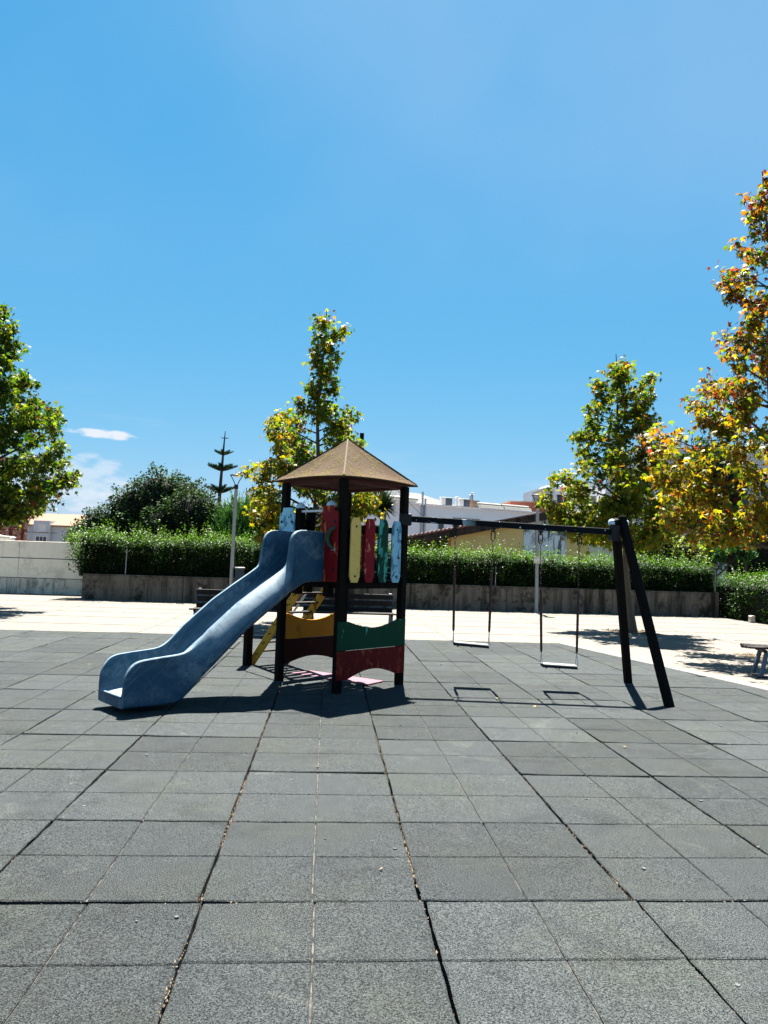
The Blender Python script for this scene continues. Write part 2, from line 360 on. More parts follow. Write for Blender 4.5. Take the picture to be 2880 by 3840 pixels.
MT['frame'] = plain('white_window_frame', (0.62, 0.63, 0.62), 0.5, var=0.08, bump=0)
MT['shutter'] = plain('cream_roller_shutter', (0.55, 0.50, 0.40), 0.6, var=0.08, bump=0.1)
MT['whitehouse'] = plain('pale_blue_white_render', (0.46, 0.52, 0.54), 0.9, var=0.08, scale=1.2)
MT['bigwhite'] = plain('cool_white_render', (0.78, 0.78, 0.81), 0.9, var=0.06, scale=0.7)
def rooftile(name, c1, c2, sx, ang=0.0):
    k = NT(name)
    w = k.n.new('ShaderNodeTexWave'); w.bands_direction = 'X'; w.inputs['Scale'].default_value = sx
    w.inputs['Distortion'].default_value = 0.6; w.inputs['Detail'].default_value = 1.0
    k.l.new(k.vec((1, 1, 1), (0, 0, 0), (0, 0, ang)), w.inputs['Vector'])
    c = k.mix(k.noise(4, 5), c1, c2)
    c = k.mix(k.lin(w.outputs[1], 0, 1, 0.0, 0.5), c, tuple(x * 0.5 for x in c1))
    k.set('Base Color', c); k.set('Roughness', 0.9); k.bump(w.outputs[1], 0.8, 0.05); return k.m
MT['terracotta'] = rooftile('terracotta_tiles', (0.1560, 0.0741, 0.0429), (0.2340, 0.1287, 0.0780), 0.9)
MT['greytile'] = rooftile('weathered_grey_tiles', (0.1014, 0.0936, 0.0858), (0.1638, 0.1521, 0.1365), 1.0)
MT['redtile'] = rooftile('pinkish_red_tiles', (0.1872, 0.0819, 0.0624), (0.2496, 0.1326, 0.1053), 2.2, 1.2)
def salmon():
    k = NT('salmon_brick_face')
    br = k.n.new('ShaderNodeTexBrick'); br.inputs['Scale'].default_value = 1.0
    br.inputs['Color1'].default_value = (0.46, 0.20, 0.135, 1); br.inputs['Color2'].default_value = (0.53, 0.25, 0.175, 1)
    br.inputs['Mortar'].default_value = (0.36, 0.16, 0.11, 1); br.inputs['Mortar Size'].default_value = 0.012
    br.inputs['Brick Width'].default_value = 0.5; br.inputs['Row Height'].default_value = 0.16
    sp = k.n.new('ShaderNodeSeparateXYZ'); k.l.new(k.geo, sp.inputs[0]); cb = k.n.new('ShaderNodeCombineXYZ')
    k.l.new(k.math('ADD', sp.outputs[0], sp.outputs[1]), cb.inputs[0]); k.l.new(sp.outputs[2], cb.inputs[1]); k.l.new(cb.outputs[0], br.inputs['Vector'])
    k.set('Base Color', br.outputs[0]); k.set('Roughness', 0.9); return k.m
MT['salmon'] = salmon()
MT['brownred'] = plain('brown_red_cladding', (0.17, 0.050, 0.035), 0.85, var=0.2, scale=3)
MT['rustwood'] = plain('red_brown_pergola_paint', (0.12, 0.035, 0.025), 0.8, var=0.3, scale=8)
MT['ochre'] = plain('ochre_render', (0.74, 0.50, 0.19), 0.95, var=0.12, scale=1.5, bump=0.3)
MT['palewall'] = plain('pale_cream_render', (0.62, 0.60, 0.42), 0.95, var=0.1, scale=1.5)
MT['greenwall'] = plain('olive_green_render', (0.085, 0.095, 0.035), 0.95, var=0.2, scale=1.5)
MT['mouldwall'] = stained('black_streaked_white_render', (0.70, 0.70, 0.68), (0.78, 0.78, 0.76), (0.035, 0.036, 0.042), 0.6, 4.0, 0.9, 1.4, 0.50, 0.60)
MT['fascia'] = stained('mouldy_dark_fascia', (0.055, 0.036, 0.028), (0.09, 0.06, 0.045), (0.014, 0.013, 0.014), -1, 4, 0.8)
def tilegrid():
    k = NT('white_glazed_tile_facade')
    br = k.n.new('ShaderNodeTexBrick'); br.offset = 0.0
    br.inputs['Scale'].default_value = 1.0
    br.inputs['Color1'].default_value = (0.62, 0.62, 0.60, 1); br.inputs['Color2'].default_value = (0.68, 0.68, 0.66, 1)
    br.inputs['Mortar'].default_value = (0.16, 0.17, 0.19, 1); br.inputs['Mortar Size'].default_value = 0.014
    br.inputs['Brick Width'].default_value = 0.135; br.inputs['Row Height'].default_value = 0.115
    sp = k.n.new('ShaderNodeSeparateXYZ'); k.l.new(k.geo, sp.inputs[0]); cb = k.n.new('ShaderNodeCombineXYZ')
    k.l.new(k.math('ADD', sp.outputs[0], sp.outputs[1]), cb.inputs[0]); k.l.new(sp.outputs[2], cb.inputs[1]); k.l.new(cb.outputs[0], br.inputs['Vector'])
    k.set('Base Color', br.outputs[0]); k.set('Roughness', 0.4); return k.m
MT['tilegrid'] = tilegrid()
MT['solar'] = plain('white_solar_tank', (0.2400, 0.2280, 0.2000), 0.5, var=0.1, scale=2, bump=0)
MT['ac'] = plain('white_air_conditioner', (0.3360, 0.3360, 0.3200), 0.5, var=0.08, bump=0)
MT['grille'] = plain('dark_fan_grille', (0.03, 0.035, 0.045), 0.6, bump=0)
MT['soffit'] = plain('brown_balcony_soffit', (0.22, 0.13, 0.08), 0.8, var=0.2)
MT['rail'] = plain('dark_blue_balcony_rail', (0.02, 0.03, 0.06), 0.5, bump=0)
MT['bollard'] = plain('pale_stone_bollard', (0.52, 0.46, 0.36), 0.9, var=0.15, scale=12)
MT['cable'] = plain('black_cable', (0.02, 0.02, 0.022), 0.7, bump=0)

# ------------------------------------------------------------------ mesh helpers
def tag(o, label=None, cat=None, group=None, kind=None):
    if label: o['label'] = label
    if cat: o['category'] = cat
    if group: o['group'] = group
    if kind: o['kind'] = kind
    return o
def empty(name, loc, rz=0.0, parent=None):
    o = bpy.data.objects.new(name, None); COL.objects.link(o); o.location = loc; o.rotation_euler = (0, 0, rz)
    o.empty_display_size = 0.2
    if parent: o.parent = parent
    return o
def frame3(d, up=V((0, 0, 1))):
    d = V(d).normalized()
    if abs(d.dot(up)) > 0.99: up = V((0, 1, 0))
    x = d.cross(up).normalized(); y = x.cross(d).normalized()
    return x, y, d
class MB:
    def __init__(s, base=(0, 0, 0)):
        s.v = []; s.f = []; s.mi = []; s.base = V(base)
    def add(s, vs, fs, mi=0):
        o = len(s.v); s.v += [V(p) - s.base for p in vs]; s.f += [tuple(i + o for i in f) for f in fs]
        s.mi += [mi] * len(fs)
    def obox(s, c, ax, ay, az, mi=0):
        c, ax, ay, az = V(c), V(ax), V(ay), V(az)
        vs = [c + ax * i + ay * j + az * k for k in (-1, 1) for j in (-1, 1) for i in (-1, 1)]
        fs = [(0, 2, 3, 1), (4, 5, 7, 6), (0, 1, 5, 4), (2, 6, 7, 3), (0, 4, 6, 2), (1, 3, 7, 5)]
        if ax.cross(ay).dot(az) < 0: fs = [f[::-1] for f in fs]
        s.add(vs, fs, mi)
    def box(s, c, size, mi=0):
        s.obox(c, (size[0] / 2, 0, 0), (0, size[1] / 2, 0), (0, 0, size[2] / 2), mi)
    def bb(s, x0, x1, y0, y1, z0, z1, mi=0):
        s.box(((x0 + x1) / 2, (y0 + y1) / 2, (z0 + z1) / 2), (x1 - x0, y1 - y0, z1 - z0), mi)
    def beam(s, p, q, w, h, up=V((0, 0, 1)), mi=0):
        p, q = V(p), V(q); x, y, d = frame3(q - p, V(up))
        s.obox((p + q) / 2, x * w / 2, y * h / 2, (q - p) / 2, mi)
    def tube(s, pts, r, seg=8, cap=True, mi=0, close=False):
        pts = [V(p) for p in pts]; n = len(pts); rs = r if isinstance(r, (list, tuple)) else [r] * n
        vs = []; px = None
        for i, p in enumerate(pts):
            if close: d = pts[(i + 1) % n] - pts[i - 1]
            else: d = pts[min(i + 1, n - 1)] - pts[max(i - 1, 0)]
            x, y, _ = frame3(d)
            if px is not None:
                x = (px - d.normalized() * px.dot(d.normalized())); 
                x = x.normalized() if x.length > 1e-6 else frame3(d)[0]
                y = d.normalized().cross(x)
            else: y = d.normalized().cross(x)
            px = x
            for k in range(seg):
                a = 2 * math.pi * k / seg
                vs.append(p + (x * math.cos(a) + y * math.sin(a)) * rs[i])
        fs = []
        for i in range(n if close else n - 1):
            j = (i + 1) % n
            for k in range(seg):
                l = (k + 1) % seg
                fs.append((i * seg + k, i * seg + l, j * seg + l, j * seg + k))
        if cap and not close:
            fs.append(tuple(range(seg))[::-1]); fs.append(tuple((n - 1) * seg + k for k in range(seg)))
        s.add(vs, fs, mi)
    def lathe(s, c, prof, seg=16, mi=0):
        c = V(c); vs = []; fs = []; n = len(prof)
        for r, z in prof:
            for k in range(seg):
                a = 2 * math.pi * k / seg; vs.append(c + V((r * math.cos(a), r * math.sin(a), z)))
        for i in range(n - 1):
            for k in range(seg):
                l = (k + 1) % seg; fs.append((i * seg + k, i * seg + l, (i + 1) * seg + l, (i + 1) * seg + k))
        fs.append(tuple(range(seg))[::-1]); fs.append(tuple((n - 1) * seg + k for k in range(seg)))
        s.add(vs, fs, mi)
    def prism(s, poly, off, mi=0, mi_back=None, mi_side=None):
        """closed 3-D polygon pushed along the vector off"""
        poly = [V(p) for p in poly]; off = V(off); n = len(poly)
        nrm = V((0, 0, 0))
        for i in range(n): nrm += (poly[i]).cross(poly[(i + 1) % n])
        flip = nrm.dot(off) > 0
        vs = poly + [p + off for p in poly]
        a = tuple(range(n)); b = tuple(range(2 * n - 1, n - 1, -1))
        sides = [(i, (i + 1) % n, n + (i + 1) % n, n + i) for i in range(n)]
        if flip: a = a[::-1]; b = b[::-1]
        else: sides = [f[::-1] for f in sides]
        o = len(s.v)
        s.add(vs, [a, b] + sides, mi)
        if mi_back is not None: s.mi[-(n + 1)] = mi_back
        if mi_side is not None:
            for i in range(n): s.mi[-1 - i] = mi_side
    def build(s, name, mats, parent=None, bevel=0.0, seg=1, smooth=None):
        me = bpy.data.meshes.new(name); me.from_pydata([tuple(p) for p in s.v], [], s.f)
        if not isinstance(mats, (list, tuple)): mats = [mats]
        for m in mats: me.materials.append(m)
        me.polygons.foreach_set('material_index', s.mi)
        if bevel or smooth is not None:
            bm = bmesh.new(); bm.from_mesh(me)
            if bevel:
                es = [e for e in bm.edges if e.is_manifold and e.calc_face_angle(0) > 0.5]
                bmesh.ops.bevel(bm, geom=es, offset=bevel, segments=seg, affect='EDGES', clamp_overlap=True)
            if smooth is not None:
                for f in bm.faces: f.smooth = True
                for e in bm.edges:
                    if e.is_manifold and e.calc_face_angle(0) > smooth: e.smooth = False
            bm.to_mesh(me); bm.free()
        me.update()
        o = bpy.data.objects.new(name, me); COL.objects.link(o)
        if parent is not None: o.parent = parent
        else: o.location = s.base
        return o
def share(name, me, parent=None, loc=(0, 0, 0), rot=(0, 0, 0), scale=(1, 1, 1)):
    o = bpy.data.objects.new(name, me); COL.objects.link(o); o.location = loc; o.rotation_euler = rot; o.scale = scale
    if parent is not None: o.parent = parent
    return o
def np_mesh(name, co, faces_flat, nper, mat, parent=None, tint=None, loc=(0, 0, 0), smooth=False):
    """many alike faces with nper corners from numpy arrays"""
    me = bpy.data.meshes.new(name); nv = len(co); nf = len(faces_flat) // nper
    me.vertices.add(nv); me.vertices.foreach_set('co', np.asarray(co, np.float32).ravel())
    me.loops.add(len(faces_flat)); me.loops.foreach_set('vertex_index', np.asarray(faces_flat, np.int32))
    me.polygons.add(nf); me.polygons.foreach_set('loop_start', np.arange(0, nf * nper, nper, dtype=np.int32))
    me.update(calc_edges=True)
    if tint is not None:
        a = me.color_attributes.new('tint', 'FLOAT_COLOR', 'POINT')
        t = np.ones((nv, 4), np.float32); t[:, :3] = tint; a.data.foreach_set('color', t.ravel())
    me.materials.append(mat)
    if smooth: me.polygons.foreach_set('use_smooth', np.ones(nf, bool))
    o = bpy.data.objects.new(name, me); COL.objects.link(o); o.location = loc
    if parent is not None: o.parent = parent
    return o

# ------------------------------------------------------------------ leaves
def star_leaf():
    """five-lobed sweetgum leaf, unit size, petiole at the origin, in the XY plane"""
    pts = [(0, 0.02)]
    for i, (a, l) in enumerate(((-100, .42), (-52, .72), (0, 1.0), (52, .72), (100, .42))):
        a = math.radians(a)
        if i: 
            am = math.radians((-76, -26, 26, 76)[i - 1]); pts.append((math.sin(am) * .30, .28 + math.cos(am) * .16))
        pts.append((math.sin(a) * l * .78, .18 + math.cos(a) * l * .80))
    pts = np.array(pts)                       # 10 points
    z = -0.22 * (pts[:, 0] ** 2 + (pts[:, 1] - .2) ** 2)
    co = np.vstack([[0, .3, 0.03], np.column_stack([pts, z])])
    n = len(pts); tri = []
    for i in range(n): tri += [0, 1 + i, 1 + (i + 1) % n]
    return co, np.array(tri)
def diamond_leaf():
    co = np.array([[0, 0, 0], [.30, .45, .06], [0, 1, -.05], [-.30, .45, .06]]); return co, np.array([0, 1, 2, 0, 2, 3])
STAR = star_leaf(); DIA = diamond_leaf()
def rot_frames(n, rng, droop=0.6, up=None, spread=0.5):
    """random leaf frames: y = leaf axis, z = leaf normal (roughly skyward)"""
    az = rng.uniform(0, 2 * np.pi, n); el = rng.normal(-droop, spread, n)
    y = np.column_stack([np.cos(az) * np.cos(el), np.sin(az) * np.cos(el), np.sin(el)])
    t = rng.normal(0, 0.45, (n, 3)) + np.array([0, 0, 1.0])
    x = np.cross(y, t); x /= np.linalg.norm(x, axis=1)[:, None] + 1e-9
    z = np.cross(x, y)
    return x, y, z
def leaves(name, pos, size, tint, mat, parent, rng, shape=STAR, droop=0.6, spread=0.5, base=(0, 0, 0), kind=None, frames=None):
    n = len(pos); co, tri = shape; m = len(co)
    x, y, z = frames if frames is not None else rot_frames(n, rng, droop, spread=spread)
    sz = size if np.ndim(size) else np.full(n, size)
    P = (pos - np.array(base))[:, None, :] + sz[:, None, None] * (co[None, :, 0, None] * x[:, None, :] + co[None, :, 1, None] * y[:, None, :] + co[None, :, 2, None] * z[:, None, :])
    F = (tri[None, :] + (np.arange(n) * m)[:, None]).ravel()
    T = np.repeat(tint, m, axis=0)
    o = np_mesh(name, P.reshape(-1, 3), F, 3, mat, parent, T)
    if kind: o['kind'] = kind
    return o
#STRUCTURE
# ------------------------------------------------------------------ ground, paving
g = MB(); g.add([(-400, -200, -0.09), (400, -200, -0.09), (400, 900, -0.09), (-400, 900, -0.09)], [(0, 1, 2, 3)])
tag(g.build('ground', MT['earth']), kind='structure')
X0, Y0 = -0.518, 3.417                       # corner of the rubber tile grid
YFAR = Y0 + 11                               # far edge of the rubber surface
XL = X0 - 9
def xright(y): return 4.66 + (YFAR - y) * 0.2344
YB = Y0 - 2
def sheet(name, pts, z, m, parent=None, thick=0.05):
    b = MB(); b.prism([(x, y, z) for x, y in pts], (0, 0, -thick)); return b.build(name, m, parent)
pav = MB()
pav.prism([(-60, YFAR + .02, -.003), (60, YFAR + .02, -.003), (60, 27.5, -.003), (-60, 27.5, -.003)], (0, 0, -.05))
pav.prism([(xright(YFAR) + .24, YFAR + .02, -.003), (xright(-8) + .24, -8, -.003), (60, -8, -.003), (60, YFAR + .02, -.003)], (0, 0, -.05))
pav.prism([(-60, -8, -.003), (XL - .01, -8, -.003), (XL - .01, YFAR + .02, -.003), (-60, YFAR + .02, -.003)], (0, 0, -.05))
pav.prism([(XL - .01, -8, -.003), (xright(-8) + .24, -8, -.003), (xright(YB) + .24, YB - .01, -.003), (XL - .01, YB - .01, -.003)], (0, 0, -.05))
pavement = tag(pav.build('pavement', MT['calcada']), 'pale limestone sett pavement around the play area', kind='structure')
k = MB()
for i in range(13):                          # kerb stones along the slanting right edge
    ya, yb = YFAR - i * 1.02, YFAR - (i + 1) * 1.02 + .012
    k = MB()
    k.prism([(xright(ya) + .006, ya, .004), (xright(ya) + .235, ya, .004), (xright(yb) + .235, yb, .004), (xright(yb) + .006, yb, .004)], (0, 0, -.06))
    k.build('kerb_stone', MT['kerb'], pavement, bevel=.006)
bands = []
for x in (-10.17, -6.97, -3.77, -0.57, 2.62, 5.80, 9.0, 12.2):   # grey sett bands let into the limestone
    y1 = 23.72 if x < 13 else 20
    y0_ = YFAR + .03
    b = MB(); b.prism([(x - .17, y0_, .001), (x + .17, y0_, .001), (x + .17, y1, .001), (x - .17, y1, .001)], (0, 0, -.03)); b.build('paving_band', MT['band'], pavement)
for y in (15.95, 17.75, 19.2, 20.65, 22.4):
    b = MB(); b.prism([(-22, y - .035, .002), (16, y - .035, .002), (16, y + .035, .002), (-22, y + .035, .002)], (0, 0, -.03)); b.build('paving_line', MT['band'], pavement)
bed = MB(); bed.prism([(XL, YB, -.055), (xright(YB), YB, -.055), (xright(YFAR), YFAR, -.055), (XL, YFAR, -.055)], (0, 0, -.02))
rubber_floor = tag(bed.build('rubber_paving', MT['bed']), 'grey rubber safety tile paving of the playground', kind='structure')

def clip_poly(poly, fn):
    out = []
    for i in range(len(poly)):
        a, b = poly[i], poly[(i + 1) % len(poly)]; fa, fb = fn(a), fn(b)
        if fa >= 0: out.append(a)
        if (fa >= 0) != (fb >= 0):
            t = fa / (fa - fb); out.append((a[0] + (b[0] - a[0]) * t, a[1] + (b[1] - a[1]) * t))
    return out
def tile_mesh(seed, clipfn=None):
    rg = random.Random(seed); b = MB(); H = .4920; HY = .4885; gw = .0032
    tz = [rg.uniform(-.0035, .0035) for _ in range(4)]
    curl = [rg.uniform(-.004, .007) for _ in range(4)]
    def zz(x, y):
        u, v = x + .5, y + .5
        z = tz[0] * (1 - u) * (1 - v) + tz[1] * u * (1 - v) + tz[2] * u * v + tz[3] * (1 - u) * v
        return z + curl[0] * max(0, u - .8) * 5 * v + curl[1] * max(0, .2 - u) * 5 * (1 - v) + curl[2] * max(0, v - .85) * 6 * u + curl[3] * max(0, .15 - v) * 6 * (1 - u)
    any_ = False
    for sx in (-1, 1):
        for sy in (-1, 1):
            xa, xb = (gw, H) if sx > 0 else (-H, -gw); ya, yb = (gw, HY) if sy > 0 else (-HY, -gw)
            poly = [(xa, ya), (xb, ya), (xb, yb), (xa, yb)]
            if clipfn: poly = clip_poly(poly, clipfn)
            if len(poly) < 3: continue
            any_ = True
            ring = []
            for i in range(len(poly)):
                p, q = poly[i], poly[(i + 1) % len(poly)]; ns = max(1, int(round(math.hypot(q[0] - p[0], q[1] - p[1]) / .085)))
                for j in range(ns):
                    t = j / ns; x, y = p[0] + (q[0] - p[0]) * t, p[1] + (q[1] - p[1]) * t
                    a = .0036 if max(abs(x), abs(y)) > .45 else .0014
                    ring.append((x + rg.uniform(-a, a), y + rg.uniform(-a, a)))
            n = len(ring); cx = sum(p[0] for p in ring) / n; cy = sum(p[1] for p in ring) / n
            vs = []
            for x, y in ring: vs.append((x, y, -.045))
            for x, y in ring: vs.append((x, y, zz(x, y) - .0045))
            for x, y in ring:
                d = math.hypot(cx - x, cy - y) + 1e-6; e = .007
                vs.append((x + (cx - x) / d * e, y + (cy - y) / d * e, zz(x, y)))
            vs.append((cx, cy, zz(cx, cy)))
            fs = []
            for i in range(n):
                j = (i + 1) % n
                fs += [(i, j, n + j, n + i), (n + i, n + j, 2 * n + j, 2 * n + i), (2 * n + i, 2 * n + j, 3 * n)]
            b.add(vs, fs)
    if not any_: return None
    pl = [(-.488, -.484), (.488, -.484), (.488, .484), (-.488, .484)]
    if clipfn: pl = clip_poly(pl, clipfn)
    if len(pl) >= 3: b.add([(x, y, -.0085) for x, y in pl], [tuple(range(len(pl)))], 1)
    me = bpy.data.meshes.new('rubber_tile'); me.from_pydata([tuple(p) for p in b.v], [], b.f)
    me.materials.append(MT['rubber']); me.materials.append(MT['groove']); me.polygons.foreach_set('material_index', b.mi); me.update()
    return me
TILES = [tile_mesh(100 + i) for i in range(12)]
tr = random.Random(3)
for row in range(-2, 11):
    for colm in range(-9, 8):
        cx, cy = X0 + colm + .5, Y0 + row + .5
        if cx - .5 > xright(cy - .5) - .03: continue
        jog = 0.012 if row < 0 else 0.0
        lx, ly, lz = cx + jog + tr.uniform(-.003, .003), cy + tr.uniform(-.003, .003), tr.uniform(-.0035, .0025)
        if cx + .5 > xright(cy + .5):
            me = tile_mesh(900 + row * 20 + colm, lambda p: (xright(cy + p[1]) - .004 - (cx + p[0])))
            if me is None: continue
            share('rubber_tile', me, rubber_floor, (cx, cy, lz))
        else:
            share('rubber_tile', TILES[tr.randrange(12)], rubber_floor, (lx, ly, lz), (tr.uniform(-.002, .002), tr.uniform(-.002, .002), tr.choice((0, math.pi)) + tr.uniform(-.002, .002)))
# dry bits lodged in the joints, thickest in the joints running away from the camera
n = 15000
yy = 2.0 + 12.3 * R.random(n) ** 1.8
kk = R.choice([-3, -2, -1, 0, 1, 2, 3, 4, 5], n, p=[.03, .05, .08, .22, .30, .18, .07, .04, .03])
clump = np.sin(yy * 3.1 + kk * 1.7) + np.sin(yy * 7.7 + kk * 2.9) * .7 + np.sin(yy * 17.0 + kk) * .5
keep = clump > R.uniform(-1.2, 1.9, n)
pos = np.column_stack([X0 + kk + R.normal(0.001, .0058, n), yy, R.uniform(-.020, -.002, n)])[keep]
m_ = len(pos)
tc = np.where(R.random((m_, 1)) < .82, np.array([[.118, .088, .055]]), np.array([[.042, .018, .011]])) * R.uniform(.5, 1.25, (m_, 1))
k_ = NT('joint_litter'); k_.set('Base Color', k_.attr('tint')); k_.set('Roughness', 1.0); MT['litter'] = k_.m
straw = (DIA[0] * np.array([.42, 1, 1]) - np.array([0, .5, 0]), DIA[1])
yv = np.column_stack([R.normal(0, .35, m_), np.ones(m_), R.normal(0, .25, m_)]); yv /= np.linalg.norm(yv, axis=1)[:, None]
zv = np.array([0, 0, 1.0]) + R.normal(0, .5, (m_, 3)); xv = np.cross(yv, zv); xv /= np.linalg.norm(xv, axis=1)[:, None]; zv = np.cross(xv, yv)
tag(leaves('joint_litter', pos, R.uniform(.010, .028, m_), tc, MT['litter'], None, R, straw, frames=(xv, yv, zv)), 'dry straw and leaf crumbs lodged in the joints of the rubber tiles', 'debris', kind='stuff')
n = 700
yy = 2.2 + 12 * R.random(n) ** 1.5; rowk = np.round(yy - Y0)
pos = np.column_stack([R.uniform(-3, 5, n), Y0 + rowk + R.normal(0, .005, n), R.uniform(-.014, .0, n)])
tag(leaves('joint_litter', pos, R.uniform(.006, .014, n), np.tile([[.17, .14, .10]], (n, 1)) * R.uniform(.5, 1.3, (n, 1)), MT['litter'], None, R, DIA, 0, .3), 'sparse pale crumbs in the crosswise joints of the rubber tiles', 'debris', kind='stuff')
# trodden pale spots
gm = MB(); gr = random.Random(5)
for i in range(150):
    y = 2.4 + 11.5 * gr.random() ** 1.3; x = gr.uniform(-.62 * y - .3, min(.62 * y + .6, xright(y) - .1)); r = gr.uniform(.004, .012); e = gr.uniform(.7, 1.5); a0 = gr.random() * 6
    top = [(x + r * e * math.cos(a0 + a) * gr.uniform(.75, 1.2), y + r * math.sin(a0 + a) * gr.uniform(.75, 1.2), .0042) for a in [j * 2 * math.pi / 9 for j in range(9)]]
    gm.prism(top, (0, 0, -.008))
tag(gm.build('trodden_spots', MT['gum']), 'pale trodden gum spots on the rubber tiles', 'gum spots', kind='stuff')
# a few fallen leaves lying on the rubber
fl = random.Random(9)
spots = [(2.62, 6.25, .05, (.62, .42, .18)), (2.38, 6.75, .03, (.7, .68, .62)), (4.55, 5.6, .035, (.6, .35, .3)), (2.33, 7.95, .05, (.55, .45, .12)), (2.0, 8.35, .05, (.45, .38, .12)), (-.72, 7.9, .045, (.5, .47, .2)), (.33, 3.75, .03, (.5, .3, .2)), (5.3, 9.2, .05, (.45, .25, .1)), (-3.2, 10.3, .05, (.4, .3, .1))]
lc = ['curled tan leaf on the rubber tiles right of the tower', 'white paper scrap on the rubber tiles near the tan leaf', 'pinkish scrap on the tiles at the right', 'small yellow leaf between the two swing shadows', 'olive leaf under the left swing shadow', 'pale leaf lying by the slide shadow', 'tiny brown leaf in the near joint', 'brown leaf lying below the swing leg', 'brown leaf on the tiles left of the slide']
for (x, y, s_, c_), lb in zip(spots, lc):
    p = np.array([[x, y, .012]]); o = leaves('fallen_leaf', p, np.array([s_]), np.array([c_]) * .33, MT['litter'], None, R, STAR, 0.0, .15)
    tag(o, lb, 'leaf' if 'scrap' not in lb else 'litter', 'fallen leaves and scraps on the tiles'); 
    if 'scrap' in lb: o.name = 'paper_scrap'

# ------------------------------------------------------------------ walls
def wall_thing(name, label, base): return tag(empty(name, base), label, 'wall')
w1 = wall_thing('low_wall', 'low mould-streaked concrete wall under the long hedge', (2.8, 23.9, 0))
xs = [-7.74, -4.6, -1.1, 2.4, 5.9, 9.5, 13.2]
for a, b_ in zip(xs[:-1], xs[1:]):
    m = MB((2.8, 23.9, 0)); m.bb(a + .004, b_ - .004, 23.8, 24.02, -.02, .775); m.build('wall_section', MT['lowwall'], w1, bevel=.01)
    m = MB((2.8, 23.9, 0)); m.bb(a + .003, b_ - .003, 23.785, 24.04, .778, .81); m.build('coping', MT['lowwall'], w1, bevel=.008)
m = MB((2.8, 23.9, 0)); m.bb(-7.735, -7.52, 24.03, 26.0, -.02, .775); m.build('return_wall', MT['lowwall'], w1, bevel=.01)
sb = MB(); sb.bb(-7.5, 13.2, 24.03, 26.5, -.05, .70); tag(sb.build('planting_bed', MT['earth']), kind='structure')
w2 = wall_thing('boundary_wall', 'tall white rendered boundary wall with stained foot at the left edge', (-12, 26.1, 0))
xp = [-26, -21.3, -16.6, -10.62, -7.76]
for i, (a, b_) in enumerate(zip(xp[:-1], xp[1:])):
    for z0, z1, y0_, nm, mt in ((-.02, .525, 25.97, 'plinth', 'plinth'), (.545, 1.20, 26.0, 'wall_panel', 'whitewall'), (1.225, 1.80, 26.0, 'wall_panel', 'whitewall')):
        m = MB((-12, 26.1, 0)); m.bb(a + .005, b_ - .005, y0_, 26.2, z0, z1); m.build(nm, MT[mt], w2, bevel=.008)
m = MB((-12, 26.1, 0)); m.bb(-26, -7.77, 26.03, 26.18, 0, 1.79); m.build('joint_backing', MT['blackiron'], w2)

